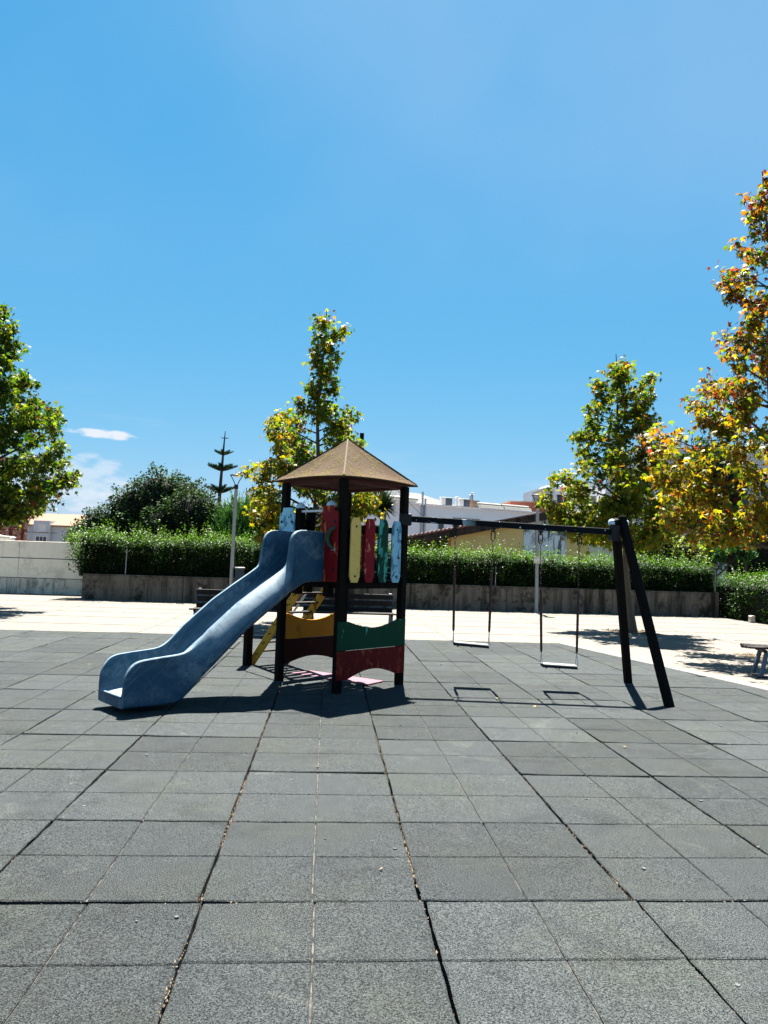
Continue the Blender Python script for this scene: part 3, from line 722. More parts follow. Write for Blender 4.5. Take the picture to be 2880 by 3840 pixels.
# ------------------------------------------------------------------ hedges
def hedge(name, label, x0, x1, y0, y1, zb, ztop, nface, nshoot, rng, ends=.06, left_spill=False):
    base = ((x0 + x1) / 2, (y0 + y1) / 2, 0); t = tag(empty(name, base), label, 'hedge')
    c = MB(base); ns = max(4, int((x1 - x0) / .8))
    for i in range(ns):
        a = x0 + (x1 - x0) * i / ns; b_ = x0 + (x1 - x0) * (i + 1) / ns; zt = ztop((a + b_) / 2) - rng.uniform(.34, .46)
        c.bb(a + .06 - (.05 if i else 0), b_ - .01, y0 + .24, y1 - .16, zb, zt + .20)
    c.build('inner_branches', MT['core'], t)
    L = x1 - x0; pos = []; tint = []
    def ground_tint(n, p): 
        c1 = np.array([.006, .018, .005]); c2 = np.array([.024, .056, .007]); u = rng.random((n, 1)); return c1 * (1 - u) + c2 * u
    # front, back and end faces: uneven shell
    n = nface; x = x0 + L * rng.random(n); side = rng.random(n)
    zt = np.array([ztop(v) for v in x])
    z = zb + .02 + (zt - zb - .05) * rng.random(n)
    bump = .07 * np.sin(x * 2.3 + z * 3.1) + .06 * np.sin(x * 5.1 - z * 4.0) + rng.normal(0, .06, n)
    y = np.where(side < .74 - ends, y0 + .06 + bump, np.where(side < .86 - ends, y1 - .06 - bump, y0 + (y1 - y0) * rng.random(n)))
    xe = np.where(side >= 1 - ends * .8, x0 + .05 + .06 * np.sin(y * 2.9 + z * 3.3) + rng.normal(0, .07, n), np.where(side >= 1 - ends, x1 - np.abs(rng.normal(0, .09, n)), x))
    topm = (side >= .86 - ends) & (side < 1 - ends)
    z = np.where(topm, zt - np.abs(rng.normal(0, .12, n)) - .02 + .08 * np.sin(x * 3.7), z)
    p = np.column_stack([xe, y, z]); pos.append(p); tint.append(ground_tint(n, p))
    # upright leafy shoots along the top
    xsn = x0 + L * rng.random(nshoot); ysn = y0 + (y1 - y0) * rng.random(nshoot) ** 1.3
    hh = rng.uniform(.10, .36, nshoot) * (0.75 + .45 * np.sin(xsn * 1.9) ** 2) + (rng.random(nshoot) < .17) * rng.uniform(.1, .40, nshoot)
    if left_spill:
        m_ = rng.random(nshoot) < .035; xsn[m_] = x0 - rng.uniform(0, .35, m_.sum())
    per = 15
    tt = np.tile(np.linspace(.0, 1, per), nshoot)
    lx = rng.normal(0, .16, nshoot); ly = rng.normal(-.03, .14, nshoot)
    zt = np.array([ztop(v) for v in xsn])
    b0 = np.column_stack([xsn, ysn, zt - .20])
    if left_spill: b0[:, 2] = np.where(xsn < x0, rng.uniform(zb + .1, 1.9, nshoot), b0[:, 2]); lx = np.where(xsn < x0, -.2, lx)
    b1 = b0 + np.column_stack([lx, ly, hh + .16])
    ps = np.repeat(b0, per, 0) + (np.repeat(b1 - b0, per, 0)) * tt[:, None] + rng.normal(0, .022, (nshoot * per, 3))
    pos.append(ps)
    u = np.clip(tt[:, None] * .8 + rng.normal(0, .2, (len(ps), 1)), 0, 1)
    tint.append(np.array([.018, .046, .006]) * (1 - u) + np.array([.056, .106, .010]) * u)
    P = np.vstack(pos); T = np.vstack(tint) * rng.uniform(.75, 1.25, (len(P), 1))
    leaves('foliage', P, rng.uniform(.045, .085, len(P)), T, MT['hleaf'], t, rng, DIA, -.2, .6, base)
    # bare stems standing in the lower front
    st = MB(base)
    for i in range(int(L * 2.2)):
        xx = x0 + L * rng.random(); st.tube([(xx, y0 + .1, zb), (xx + rng.normal(0, .06), y0 + .12, zb + .45), (xx + rng.normal(0, .12), y0 + .2, zb + .9)], [.012, .009, .006], 5)
    o = st.build('stems', MT['twig'], t); o['kind'] = 'stuff'
    return t
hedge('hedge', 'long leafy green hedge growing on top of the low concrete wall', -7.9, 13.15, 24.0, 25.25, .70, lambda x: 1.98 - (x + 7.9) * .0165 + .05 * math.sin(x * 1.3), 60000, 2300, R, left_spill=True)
hedge('hedge', 'lower rounded hedge bushing down to the pavement at the right edge', 13.25, 16.6, 19.6, 24.6, 0.0, lambda x: 1.28 + .12 * math.sin(x * 2.1), 18000, 800, R, ends=.5)

# thin fence stakes standing in the hedge along the wall
for x, z1, lb in ((-6.45, 1.62, 'thin pale stake in the hedge left of the slide'), (5.55, 1.45, 'thin pale stake in the hedge between the two swings'), (13.12, 1.5, 'thin greenish stake at the right end of the long hedge')):
    o_ = (x, 23.92, .81); T = tag(empty('fence_stake', o_), lb, 'stake', 'thin stakes along the hedge')
    m = MB(o_); m.tube([(x, 23.92, .80), (x + .01, 23.92, z1)], .016, 8); m.build('rod', MT['lamppole'], T, smooth=.9)
    m = MB(o_); m.lathe((x + .01, 23.92, z1), [(.02, -.01), (.022, .0), (.012, .014)], 8); m.build('cap', MT['lamppole'], T)
# ------------------------------------------------------------------ play structure
PL, PR, PF, PB = V((-.564, 9.327, 0)), V((.941, 9.25, 0)), V((.15, 8.536, 0)), V((.227, 10.041, 0))
PC = (PL + PR + PF + PB) / 4; SIDE = (PF - PL).length
PS = tag(empty('play_structure', PC), 'weathered wooden play tower with roof, blue slide and swing beam', 'play structure')
base = tuple(PC)
UZ = V((0, 0, 1))
class Face:
    """a tower face: s along it from corner a to b, z up, off outwards"""
    def __init__(s, a, b):
        s.a = a; s.u = (b - a).normalized(); n = V((s.u.y, -s.u.x, 0)); s.n = n if n.dot((a + b) / 2 - PC) > 0 else -n
    def p(s, t, z, off=0.0): return s.a + s.u * t + s.n * off + UZ * z
FR, FL, FB, FBR = Face(PF, PR), Face(PL, PF), Face(PL, PB), Face(PB, PR)
pw = .0455
for c in (PL, PR, PF, PB):
    m = MB(base); m.obox(c + UZ * 1.235, FR.u * pw, FL.u * pw, UZ * 1.255); m.build('post', MT['wood'], PS, bevel=.008)
# roof: four felted panels and a worn strip on each hip
RZ, RA, RK = 2.512, 3.087, 1.225
rc = [PC + (c - PC) * RK + UZ * RZ for c in (PL, PF, PR, PB)]; ap = PC + UZ * RA + V((.004, 0, 0))
roof = empty('roof', (0, 0, 0), parent=PS)
for i in range(4):
    a, b_ = rc[i], rc[(i + 1) % 4]
    # sheet built as a small grid so that the felt sags a little between its corners
    nrm = (b_ - a).cross(ap - a).normalized(); nrm = nrm if nrm.z > 0 else -nrm
    N = 8; pts = []; rg = random.Random(40 + i)
    for r_ in range(N + 1):
        for c_ in range(N - r_ + 1):
            w = (c_ / N, r_ / N); q = a + (b_ - a) * w[0] + (ap - a) * w[1]
            inner = min(w[0], w[1], 1 - w[0] - w[1])
            edge = (1 - w[1] * N) if r_ == 0 else 0
            q = q - nrm * (.030 * min(1, inner * 5)) + nrm * rg.uniform(-.004, .004) * (inner > 0)
            if r_ == 0: q = q + UZ * .022 * math.sin(math.pi * w[0])
            pts.append(q)
    idx = {}; k_ = 0
    for r_ in range(N + 1):
        for c_ in range(N - r_ + 1): idx[(r_, c_)] = k_; k_ += 1
    tris = []
    for r_ in range(N):
        for c_ in range(N - r_):
            tris.append((idx[(r_, c_)], idx[(r_, c_ + 1)], idx[(r_ + 1, c_)]))
            if c_ < N - r_ - 1: tris.append((idx[(r_, c_ + 1)], idx[(r_ + 1, c_ + 1)], idx[(r_ + 1, c_)]))
    test = (pts[tris[0][1]] - pts[tris[0][0]]).cross(pts[tris[0][2]] - pts[tris[0][0]])
    if test.z < 0: tris = [t[::-1] for t in tris]
    m = MB(base); nP = len(pts)
    m.add(pts, tris, 0)
    lower = [q - UZ * .016 for q in pts]
    m.add(lower, [t[::-1] for t in tris], 1)
    m.add([pts[idx[(0, c_)]] for c_ in range(N + 1)] + [lower[idx[(0, c_)]] for c_ in range(N + 1)], [(c_, N + 1 + c_, N + 2 + c_, c_ + 1) for c_ in range(N)], 0)
    o = m.build('roof_panel', [MT['roof'], MT['roof_under']], roof, smooth=.9)
for c in rc:
    m = MB(base); d = (ap - c); m.beam(c + d * .015 + UZ * .004, c + d * .985 + UZ * .006, .018, .006); m.build('hip_strip', MT['ridge'], roof)
# roof plates under the eaves
for f in (FR, FL, FB, FBR):
    m = MB(base); m.beam(f.p(.05, 2.475, -.03), f.p(SIDE - .05, 2.475, -.03), .04, .04); m.build('eaves_beam', MT['roof_under'], PS)
# platform
plat = empty('platform', (0, 0, 0), parent=PS)
for i in range(8):
    t = (i + .5) / 8 * SIDE; a = FL.p(t, 1.318, -.05); m = MB(base)
    m.beam(a, a - FL.n * (SIDE - .10), .122, .030); m.build('plank', MT['weatherwood'], plat, bevel=.004)
for f in (FR, FL, FB, FBR):
    m = MB(base); m.beam(f.p(.0, 1.29, .005), f.p(SIDE, 1.29, .005), .04, .02); m.build('edge_board', MT['wood'], plat)
    m = MB(base); m.beam(f.p(.05, 1.235, -.01), f.p(SIDE - .05, 1.235, -.01), .045, .07); m.build('joist', MT['wood'], plat)
# bolts share one little mesh (a domed disc looking along +Z)
bm_ = MB(); bm_.lathe((0, 0, 0), [(.013, 0), (.013, .004), (.009, .009), (.003, .011)], 10); bolt_o = bm_.build('bolt', MT['blackiron']); BOLT = bolt_o.data; bpy.data.objects.remove(bolt_o)
def bolt(parent, p, n, sc=1.0):
    o = share('bolt', BOLT, parent, V(p) - V(base), scale=(sc, sc, sc)); o.rotation_euler = V(n).to_track_quat('Z', 'Y').to_euler(); return o
# upright pickets on the right-hand and the rear face
def picket(face, s0, s1, z0, z1, mat, off=.056, th=.022, label=None):
    w = s1 - s0; c = w * .18; h = .075; sm = (s0 + s1) / 2
    poly = [(s0 + c, z0), (s1 - c, z0), (s1, z0 + h), (s1, z1 - h), (s1 - c, z1), (s0 + c, z1), (s0, z1 - h), (s0, z0 + h)]
    m = MB(base); m.prism([face.p(s, z, off) for s, z in poly], face.n * th); o = m.build('picket', mat, PS, bevel=.004)
    if label: o['label'] = label
    for z in (z0 + .075, z1 - .105): bolt(o, face.p(sm, z, off + th), face.n)
    return o
for s0, s1, mt, lb in ((.074, .236, 'yellow', 'mildewed yellow picket'), (.316, .476, 'redpick', 'dark red picket'), (.551, .710, 'green', 'flaking green picket'), (.785, .948, 'lightblue', 'flaking light blue picket')):
    picket(FR, s0, s1, 1.275, 2.04, MT[mt], label=lb)
for s0, s1, mt in ((.02, .17, 'yellow'), (.26, .41, 'redpick'), (.55, .70, 'green'), (.80, .95, 'redpick')):
    picket(FBR, s0, s1, 1.275, 2.02, MT[mt])
for f in (FR, FBR):
    for z in (1.36, 1.925):
        m = MB(base); m.beam(f.p(.03, z, .034), f.p(SIDE - .03, z, .034), .042, .06); m.build('rail', MT['wood'], PS, bevel=.004)
# curved boards round the foot
def arc(s0, s1, z, d, n=16):
    return [(s0 + (s1 - s0) * i / n, z + d * math.sin(math.pi * i / n)) for i in range(n + 1)]
def foot_boards(f, s0, s1, zt, zm, zb, off, m1, m2, a0, a1, dip, rise, l1, l2):
    top = [(s0, zm + .003)] + [(s1, zm + .003), (s1, zt)] + [(s, z) for s, z in arc(a1, a0, zt, -dip)] + [(s0, zt)]
    m = MB(base); m.prism([f.p(s, z, off) for s, z in top], f.n * .022); o = m.build('upper_board', m1, PS, bevel=.003); o['label'] = l1
    bot = [(s0, zm - .003), (s0, zb)] + arc(a0, a1, zb, rise) + [(s1, zb), (s1, zm - .003)]
    m = MB(base); m.prism([f.p(s, z, off) for s, z in bot], f.n * .022); o = m.build('lower_board', m2, PS, bevel=.003); o['label'] = l2
foot_boards(FR, -.072, 1.082, .822, .487, .152, .0485, MT['greenpanel'], MT['red2'], .09, .935, .085, .095, 'dark green board with a dipped top edge', 'scuffed dark red board with an arched foot')
foot_boards(FB, .045, 1.02, .838, .515, .205, -.03, MT['ochreboard'], MT['maroon'], .09, .93, .095, .075, 'ochre board with a dipped top edge', 'maroon board with an arched foot')
# slide entrance: capped posts, grab bar, side boards
def capped_post(f, s, ztop, off=0.0, m_cap='capblue'):
    m = MB(base); m.obox(f.p(s, (1.1 + ztop) / 2, off), f.u * .047, f.n * .047, UZ * ((ztop - 1.1) / 2)); o = m.build('capped_post', MT['wood'], PS, bevel=.006)
    m = MB(base); m.lathe(f.p(s, ztop, off), [(.058, -.006), (.059, .010), (.053, .032), (.038, .050), (.016, .060), (.010, .068), (.004, .070)], 16); m.build('cap', MT[m_cap], o, smooth=.7)
capped_post(FL, .295, 2.165); capped_post(FL, .860, 2.175); capped_post(FB, .42, 2.145, 0, 'blackiron'); capped_post(FB, .985, 2.145, 0, 'blackiron')
m = MB(base); m.beam(FL.p(.33, 2.118, .02), FL.p(.82, 2.118, .02), .018, .030); m.beam(FL.p(.33, 2.12, -.03), FL.p(.82, 2.12, -.03), .014, .022); m.build('grab_bar', MT['steel'], PS, bevel=.003)
for z in (1.93, 2.02):
    m = MB(base); m.beam(FB.p(.0, z, .0), FB.p(.40, z, .0), .03, .05); m.build('rail', MT['wood'], PS)
m = MB(base); m.prism([FB.p(s, z, .05) for s, z in ((.0, 1.28), (.36, 1.28), (.36, 1.98), (.28, 2.06), (.06, 2.06), (0, 1.98))], FB.n * .022); m.build('side_board', MT['red2'], PS, bevel=.004)
m = MB(base)
lbp = [(-.02, 1.28), (.272, 1.28), (.272, 2.08), (.255, 2.10), (.235, 2.11), (.225, 2.165), (.045, 2.168), (.035, 2.115), (.005, 2.10), (-.02, 2.08)]
m.prism([FL.p(s, z, .055) for s, z in lbp], FL.n * .024); o = m.build('side_board', MT['lightblue'], PS, bevel=.004); o['label'] = 'flaking light blue side board'
for s, z in ((.03, 1.99), (.235, 1.985)): bolt(o, FL.p(s, z, .08), FL.n, 1.35)
m = MB(base)
rbp = [(.775, 1.276), (1.068, 1.276), (1.068, 2.085), (1.055, 2.105), (1.005, 2.115), (.995, 2.172), (.81, 2.172), (.80, 2.115), (.78, 2.08)]
m.prism([FL.p(s, z, .055) for s, z in rbp], FL.n * .026); o = m.build('side_board', MT['red'], PS, bevel=.004); o['label'] = 'flaking red side board with orange undercoat'
for s, z in ((.815, 1.985), (1.02, 1.98), (1.02, 1.42)): bolt(o, FL.p(s, z, .082), FL.n, 1.35)
# crescent grab handle on the red board
m = MB(base); hp = []
for i in range(11):
    a = math.radians(-62 + 124 * i / 10); hp.append(FL.p(1.065 - .125 * math.cos(a) + (.03 if i > 5 else 0) * (i - 5) / 5, 1.79 + .125 * math.sin(a), .115))
m.tube([FL.p(1.0, 1.675, .085)] + hp + [FL.p(1.03, 1.91, .085)], [.018] + [.02 + .010 * math.sin(math.pi * i / 10) for i in range(11)] + [.018], 8); m.build('grab_handle', MT['handle'], PS, smooth=.9)
m = MB(base); m.obox(FL.p(1.005, 1.655, .084), FL.u * .035, FL.n * .006, UZ * .018); m.build('handle_plate', MT['steel'], PS, bevel=.003)

# ---- slide: a moulded chute lofted along its run
SD = V((.77, .638, 0)).normalized(); SN = V((SD.y, -SD.x, 0))        # up-slope and towards-camera directions
s_near = V((-1.867, 7.137, 0)); SW = .57
def interp(tab, x):
    for (a, za), (b_, zb) in zip(tab[:-1], tab[1:]):
        if x <= b_: return za + (zb - za) * (x - a) / (b_ - a) if b_ > a else zb
    return tab[-1][1]
top_t = [(-.012, .25), (-.008, .32), (.0, .36), (.02, .41), (.045, .45), (.075, .48), (.115, .50), (.16, .512), (.31, .527), (.46, .538), (.55, .546), (.60, .557), (.64, .572), (.71, .618), (.78, .685), (.87, .775), (1.21, 1.048), (1.50, 1.235), (1.68, 1.345), (1.75, 1.39), (1.80, 1.425), (1.825, 1.455), (1.842, 1.50), (1.852, 1.57), (1.862, 1.68), (1.875, 1.755), (1.90, 1.81), (1.94, 1.845), (1.99, 1.862), (2.06, 1.87), (2.20, 1.865), (2.36, 1.855)]
bed_t = [(-.012, .165), (.06, .178), (.25, .20), (.42, .235), (.55, .29), (.66, .365), (.80, .48), (1.0, .64), (1.25, .825), (1.55, 1.03), (1.75, 1.165), (1.88, 1.24), (2.0, 1.29), (2.15, 1.325), (2.36, 1.335)]
bot_t = [(-.012, .062), (.26, .052), (.55, .055), (.60, .07), (.70, .16), (.92, .38), (1.25, .69), (1.59, .935), (1.90, 1.135), (2.02, 1.21), (2.12, 1.262), (2.36, 1.268)]
bul_t = [(-.012, 0), (.55, 0), (.68, .05), (.90, .135), (1.25, .155), (1.60, .145), (1.80, .09), (1.92, .025), (2.02, 0), (2.36, 0)]
xs = sorted(set([-.012, -.008, -.002, .006, .02, .035, .055, .08, .11, .15] + [round(.15 + .03 * i, 3) for i in range(56)] + [1.80, 1.815, 1.825, 1.834, 1.842, 1.848, 1.854, 1.86, 1.868, 1.876, 1.886, 1.90, 1.92, 1.945, 1.975, 2.02, 2.1, 2.2, 2.36]))
hw = SW / 2; loops = []
for x in xs:
    T, Bd, Bt, bu = interp(top_t, x), interp(bed_t, x), interp(bot_t, x), interp(bul_t, x)
    H = T - Bt; wi = hw - .042; q = min(1.0, max(0.0, (T - Bd) / .2))
    half = [(wi * .55, Bd), (wi - .05, Bd + .004), (wi - .014, Bd + .022 * q + .004), (wi - .002, Bd + .065 * q + .01), (wi + .002, Bd + (T - Bd) * .6), (wi + .002, T - .010), (wi + .006, T - .002), (wi + .022, T), (wi + .038, T - .002), (wi + .044 + bu * .10, T - .010 - bu * .05),
            (hw + bu * .38, T - H * .12), (hw + bu * .74, T - H * .30), (hw + bu, T - H * .52), (hw + bu * .98, T - H * .66), (hw + bu * .62, T - H * .84), (hw - .006 + bu * .05, T - H * .95), (hw - .03 - bu * .6, Bt + .004), (hw * .5, Bt)]
    loop = half + [(-y, z) for y, z in half[::-1]]
    loops.append([(x, y, z) for y, z in loop])
m = MB(base); nl = len(loops[0]); vv = []
ctr = s_near - SN * hw
for lp in loops:
    for x, y, z in lp: vv.append(ctr + SD * x + SN * y + UZ * z)
ff = []
for i in range(len(loops) - 1):
    for j in range(nl):
        k_ = (j + 1) % nl; ff.append((i * nl + j, (i + 1) * nl + j, (i + 1) * nl + k_, i * nl + k_))
ff.append(tuple(range(nl))); ff.append(tuple((len(loops) - 1) * nl + j for j in range(nl))[::-1])
m.add(vv, ff)
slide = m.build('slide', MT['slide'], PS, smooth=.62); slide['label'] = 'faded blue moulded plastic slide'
bmx = bmesh.new(); bmx.from_mesh(slide.data); bmesh.ops.recalc_face_normals(bmx, faces=bmx.faces); bmx.to_mesh(slide.data); bmx.free()
# moulded seam along the near and far flank
for sg in (1, -1):
    m = MB(base); pts = []
    for x in [.66 + .04 * i for i in range(30)]:
        T, Bt, bu = interp(top_t, x), interp(bot_t, x), interp(bul_t, x); H = T - Bt
        pts.append(ctr + SD * x + SN * sg * (hw + bu * .98 - .001) + UZ * (T - H * .66))
    m.tube(pts, .0045, 6); m.build('moulding_seam', MT['slide'], slide, smooth=.9)
# front lip of the run-out
m = MB(base); m.tube([ctr + SD * -.008 + SN * y + UZ * .168 for y in (-.235, -.1, .1, .235)], .014, 8); m.build('front_lip', MT['slide'], slide, smooth=.9)

# ---- ladder with hand posts at its foot
lad = empty('ladder', (0, 0, 0), parent=PS)
def lp_(s, d, z): return FB.a + FB.u * s + FB.n * d + UZ * z
ld0, ld1, lz1 = 1.335, .16, 1.30
def lline(z): return ld0 + (ld1 - ld0) * z / lz1
sdir = V(lp_(0, ld1, lz1)) - V(lp_(0, ld0, 0)); sup = FB.u.cross(sdir).normalized()
for s in (.545, 1.02):
    m = MB(base); m.beam(lp_(s, ld0, 0), lp_(s, ld1, lz1), .032, .125, up=sup); o = m.build('stringer', MT['ladder'], lad, bevel=.005)
    for z in (.16, .33, .47, .61, .75, .90, 1.04, 1.18):
        for e in (-.02, .02): bolt(o, lp_(s - .016, lline(z) - e, z + e * .3), -FB.u, .9)
for z in (.205, .345, .495, .64, .785, .925, 1.065, 1.205):
    m = MB(base); m.obox(lp_(.782, lline(z), z), FB.u * .222, FB.n * .055, UZ * .012); m.build('rung', MT['weatherwood'], lad, bevel=.004)
for s in (.435, 1.13):
    m = MB(base); c = lp_(s, 1.27, .53); m.obox(c, FB.u * .05, FB.n * .05, UZ * .53); o = m.build('hand_post', MT['wood'], lad, bevel=.006)
m = MB(base); m.tube([lp_(1.10, 1.22, .62), lp_(1.10, .1, 1.78)], .016, 8); m.build('hand_rail', MT['steel'], lad, smooth=.9)
m = MB(base); m.tube([lp_(.46, 1.25, 1.02), lp_(.46, .62, 1.42), lp_(.44, .05, 1.75)], .014, 8); m.build('hand_rail', MT['blackiron'], lad, smooth=.9)
# pink mat lying under the tower
pm = MB((.3, 9.8, 0)); pm.prism([(-.44, 9.86, .016), (-.20, 10.13, .016), (.76, 9.38, .016), (.52, 9.08, .016)], (0, 0, -.014))
tag(pm.build('floor_mat', MT['pink'], bevel=.004), 'faded pink mat lying on the tiles under the tower', 'mat')
# ---- swing beam and its splayed end legs
B0, B1 = V((.985, 9.262, 2.088)), V((3.60, 8.955, 1.998))
m = MB(base); m.beam(B0, B1, .07, .078); m.build('crossbeam', MT['beam'], PS, bevel=.006)
m = MB(base); m.obox(PR + V((.02, .0, 2.075)), (.075, 0, 0), (0, .068, 0), UZ * .075); m.build('beam_bracket', MT['blackiron'], PS, bevel=.008)
apx = V((3.63, 8.93, 2.165))
feet = (V((4.117, 9.727, -.03)), V((3.922, 8.107, -.03)))
for i, f in enumerate(feet):
    d = (apx - f); tp = f + d * (1.0 if i else .985); tp = tp + V((.045 if i else -.045, 0, 0))
    m = MB(base); m.beam(f, tp + d.normalized() * .03, .090, .090, up=V((1, .2, 0))); m.build('swing_leg', MT['wood'], PS, bevel=.009)
m = MB(base); m.obox(V((3.585, 8.945, 1.985)), (.055, 0, 0), (0, .062, 0), (0, 0, .10)); m.build('leg_bracket', MT['blackiron'], PS, bevel=.006)
for dx, dy in ((-.085, .0), (.10, .02)):
    m = MB(base); m.lathe(apx + V((dx, dy, -.045)), [(.042, -.03), (.045, .0), (.034, .028), (.012, .04)], 12); m.build('leg_cap', MT['capblue'], PS, smooth=.8)

# ---- two swings hanging from the beam
lk = MB(); ring = []
for i in range(10):
    a = 2 * math.pi * i / 10; ring.append((.0085 * math.cos(a), 0, .0135 * math.sin(a) + (.006 if math.sin(a) > .1 else -.006 if math.sin(a) < -.1 else 0)))
lk.tube(ring, .0036, 5, close=True); lo = lk.build('link', MT['rust'], smooth=1.2); LINK = lo.data; bpy.data.objects.remove(lo)
sk = MB(); ring = []
for i in range(14):
    a = 2 * math.pi * i / 14; ring.append((.025 * math.cos(a), 0, .026 * math.sin(a) + (.034 if math.sin(a) > .05 else -.034 if math.sin(a) < -.05 else 0)))
sk.tube(ring, .0075, 6, close=True); so = sk.build('shackle', MT['rust'], smooth=1.2); SHACK = so.data; bpy.data.objects.remove(so)
bdir = (B1 - B0).normalized(); bdir.z = 0; bdir.normalize(); bn = V((-bdir.y, bdir.x, 0))
def on_beam(t): return B0 + (B1 - B0) * (t / (B1 - B0).length)
def swing(t0, t1, zs, s0, s1, label, sway, tilt):
    mid = (on_beam(t0) + on_beam(t1)) / 2; bs = V((mid.x, mid.y, 0)); T = tag(empty('swing', bs), label, 'swing', 'swings hanging from the beam')
    for t, s in ((t0, s0), (t1, s1)):
        hp_ = on_beam(t); ztop = hp_.z - .045; se = on_beam(s); end = V((se.x, se.y, zs + .02 + (tilt if s is s0 else -tilt))) + bn * sway
        top = V((hp_.x, hp_.y, ztop - .155)); d = (end - top)
        ch = empty('chain', (0, 0, 0), parent=T)
        m = MB(bs); m.obox(V((hp_.x, hp_.y, ztop - .012)), bdir * .028, bn * .03, UZ * .014); m.obox(V((hp_.x, hp_.y, ztop - .035)), bdir * .010, bn * .016, UZ * .022); m.build('hanger', MT['blackiron'], ch, bevel=.003)
        o = share('shackle', SHACK, ch, V((hp_.x, hp_.y, ztop - .095)) - bs, (0, 0, math.atan2(bdir.y, bdir.x)))
        zj = zs + .16; fr = (top.z - (zs + .95)) / (top.z - end.z)
        nl_ = int((d.length * fr) / .0325)
        for i in range(nl_):
            p = top + d * fr * (i + .5) / nl_
            share('link', LINK, ch, p - bs, (0, 0, math.atan2(bdir.y, bdir.x) + (math.pi / 2 if i % 2 else 0)))
        a = top + d * fr; b_ = top + d * ((top.z - zj) / (top.z - end.z))
        m = MB(bs); m.tube([a, a + (b_ - a) * .03, a + (b_ - a) * .5, a + (b_ - a) * .97, b_], [.010, .016, .017, .016, .009], 8); m.build('sleeve', MT['sleeve'], ch, smooth=.9)
        m = MB(bs)
        for k_ in (-1, 1): m.tube([b_, end + bn * .075 * k_ + UZ * .0], .0045, 6)
        m.build('seat_hanger', MT['steel'], ch, smooth=.9)
    e0, e1 = on_beam(s0), on_beam(s1); c = (e0 + e1) / 2; c = V((c.x, c.y, zs)) + bn * sway; hl = (e1 - e0).length / 2
    m = MB(bs); sdr = bdir * hl - UZ * tilt; m.obox(c + UZ * .012, sdr * .985, bn * .082, UZ * .0085); o = m.build('seat', MT['seat'], T, bevel=.006)
    m = MB(bs); m.obox(c - UZ * .010, sdr, bn * .086, UZ * .0125); m.build('seat_base', MT['seatdark'], T, bevel=.006)
    for k_ in (-.75, 0, .78):
        m = MB(bs); m.lathe(c + bdir * hl * k_ - bn * .05 - UZ * .032, [(.009, 0), (.012, .006), (.009, .014)], 8); m.build('seat_bolt', MT['blackiron'], T)
swing(.62, 1.10, .515, .635, 1.085, 'swing with the higher pale seat, hanging nearer the tower', .09, .012)
swing(1.70, 2.19, .305, .0 + 1.735, 2.17, 'swing with the lower pale seat, hanging nearer the splayed legs', -.02, .006)

# ------------------------------------------------------------------ street furniture
def lamp_post(base_, ztop, label, lean=0.0, rot=0.0):
    T = tag(empty('lamp_post', base_), label, 'lamp post', 'pale street lamps by the hedge'); bx, by, _ = base_
    m = MB(base_); m.tube([(bx, by, 0), (bx, by, .9), (bx + lean, by, ztop - .02)], [.062, .058, .052], 14); m.build('pole', MT['lamppole'], T, smooth=.9)
    m = MB(base_); m.lathe((bx, by, 0), [(.12, 0), (.12, .015), (.075, .03), (.07, .06)], 14); m.build('base_plate', MT['lamppole'], T)
    m = MB(base_); m.lathe((bx + lean, by, ztop - .02), [(.062, 0), (.066, .02), (.066, .12), (.05, .14)], 14); m.build('collar', MT['lampdark'], T, smooth=.8)
    ca, sa = math.cos(rot), math.sin(rot); c = V((bx + lean, by, ztop + .10))
    for sg in (-1, 1):
        pts = [c + V((sg * r_ * ca, sg * r_ * sa, z)) for r_, z in ((.03, 0), (.055, .06), (.10, .16), (.155, .25), (.195, .31))]
        m = MB(base_); m.tube(pts, .014, 8); m.build('bracket_arm', MT['lampdark'], T, smooth=.9)
    m = MB(base_); m.lathe(c + V((0, 0, .30)), [(.15, 0), (.205, .008), (.21, .022), (.19, .035), (.06, .05)], 24); o = m.build('lamp_head', MT['lampdark'], T, smooth=.6)
    m = MB(base_); m.lathe(c + V((0, 0, .286)), [(.10, 0), (.14, .006), (.14, .013)], 20); m.build('lamp_glass', MT['frame'], o)
    m = MB(base_); m.tube([c + V((.12, 0, .345)), c + V((.12, 0, .385))], .010, 6); m.build('photocell', MT['lampdark'], T)
    return T
lamp_post((-3.02, 23.3, 0), 3.66, 'pale lamp post behind the slide with its head among yellow leaves', .02, .25)
lamp_post((6.80, 23.4, 0), 3.42, 'pale lamp post behind the swings carrying a small dog sign', -.02, .1)
# dog notice on the right-hand lamp post
sg = tag(empty('dog_sign', (6.80, 23.33, 1.71)), 'small faded dog notice plate fixed to the lamp post behind the swings', 'sign')
m = MB((6.80, 23.33, 1.71)); m.bb(6.66, 6.945, 23.322, 23.33, 1.60, 1.835); m.build('plate', MT['sign'], sg, bevel=.004)
m = MB((6.80, 23.33, 1.71)); m.bb(6.742, 6.862, 23.331, 23.36, 1.68, 1.72); m.bb(6.742, 6.752, 23.36, 23.46, 1.68, 1.72); m.bb(6.852, 6.862, 23.36, 23.46, 1.68, 1.72); m.build('clamp', MT['steel'], sg)
def dog(x, z, s, flip):
    o2 = [(-.05, .0), (-.035, 0), (-.032, .03), (.018, .032), (.022, 0), (.036, 0), (.036, .045), (.045, .065), (.062, .062), (.064, .075), (.048, .092), (.038, .088), (.03, .068), (-.035, .066), (-.058, .088), (-.064, .084), (-.05, .055)]
    m = MB((6.80, 23.33, 1.71)); m.prism([(x + (-a if flip else a) * s, 23.3215, z + b_ * s) for a, b_ in o2], (0, -.002, 0)); m.build('dog_pictogram', MT['signwhite'], sg)
dog(6.735, 1.66, .95, False); dog(6.87, 1.67, 1.05, True)
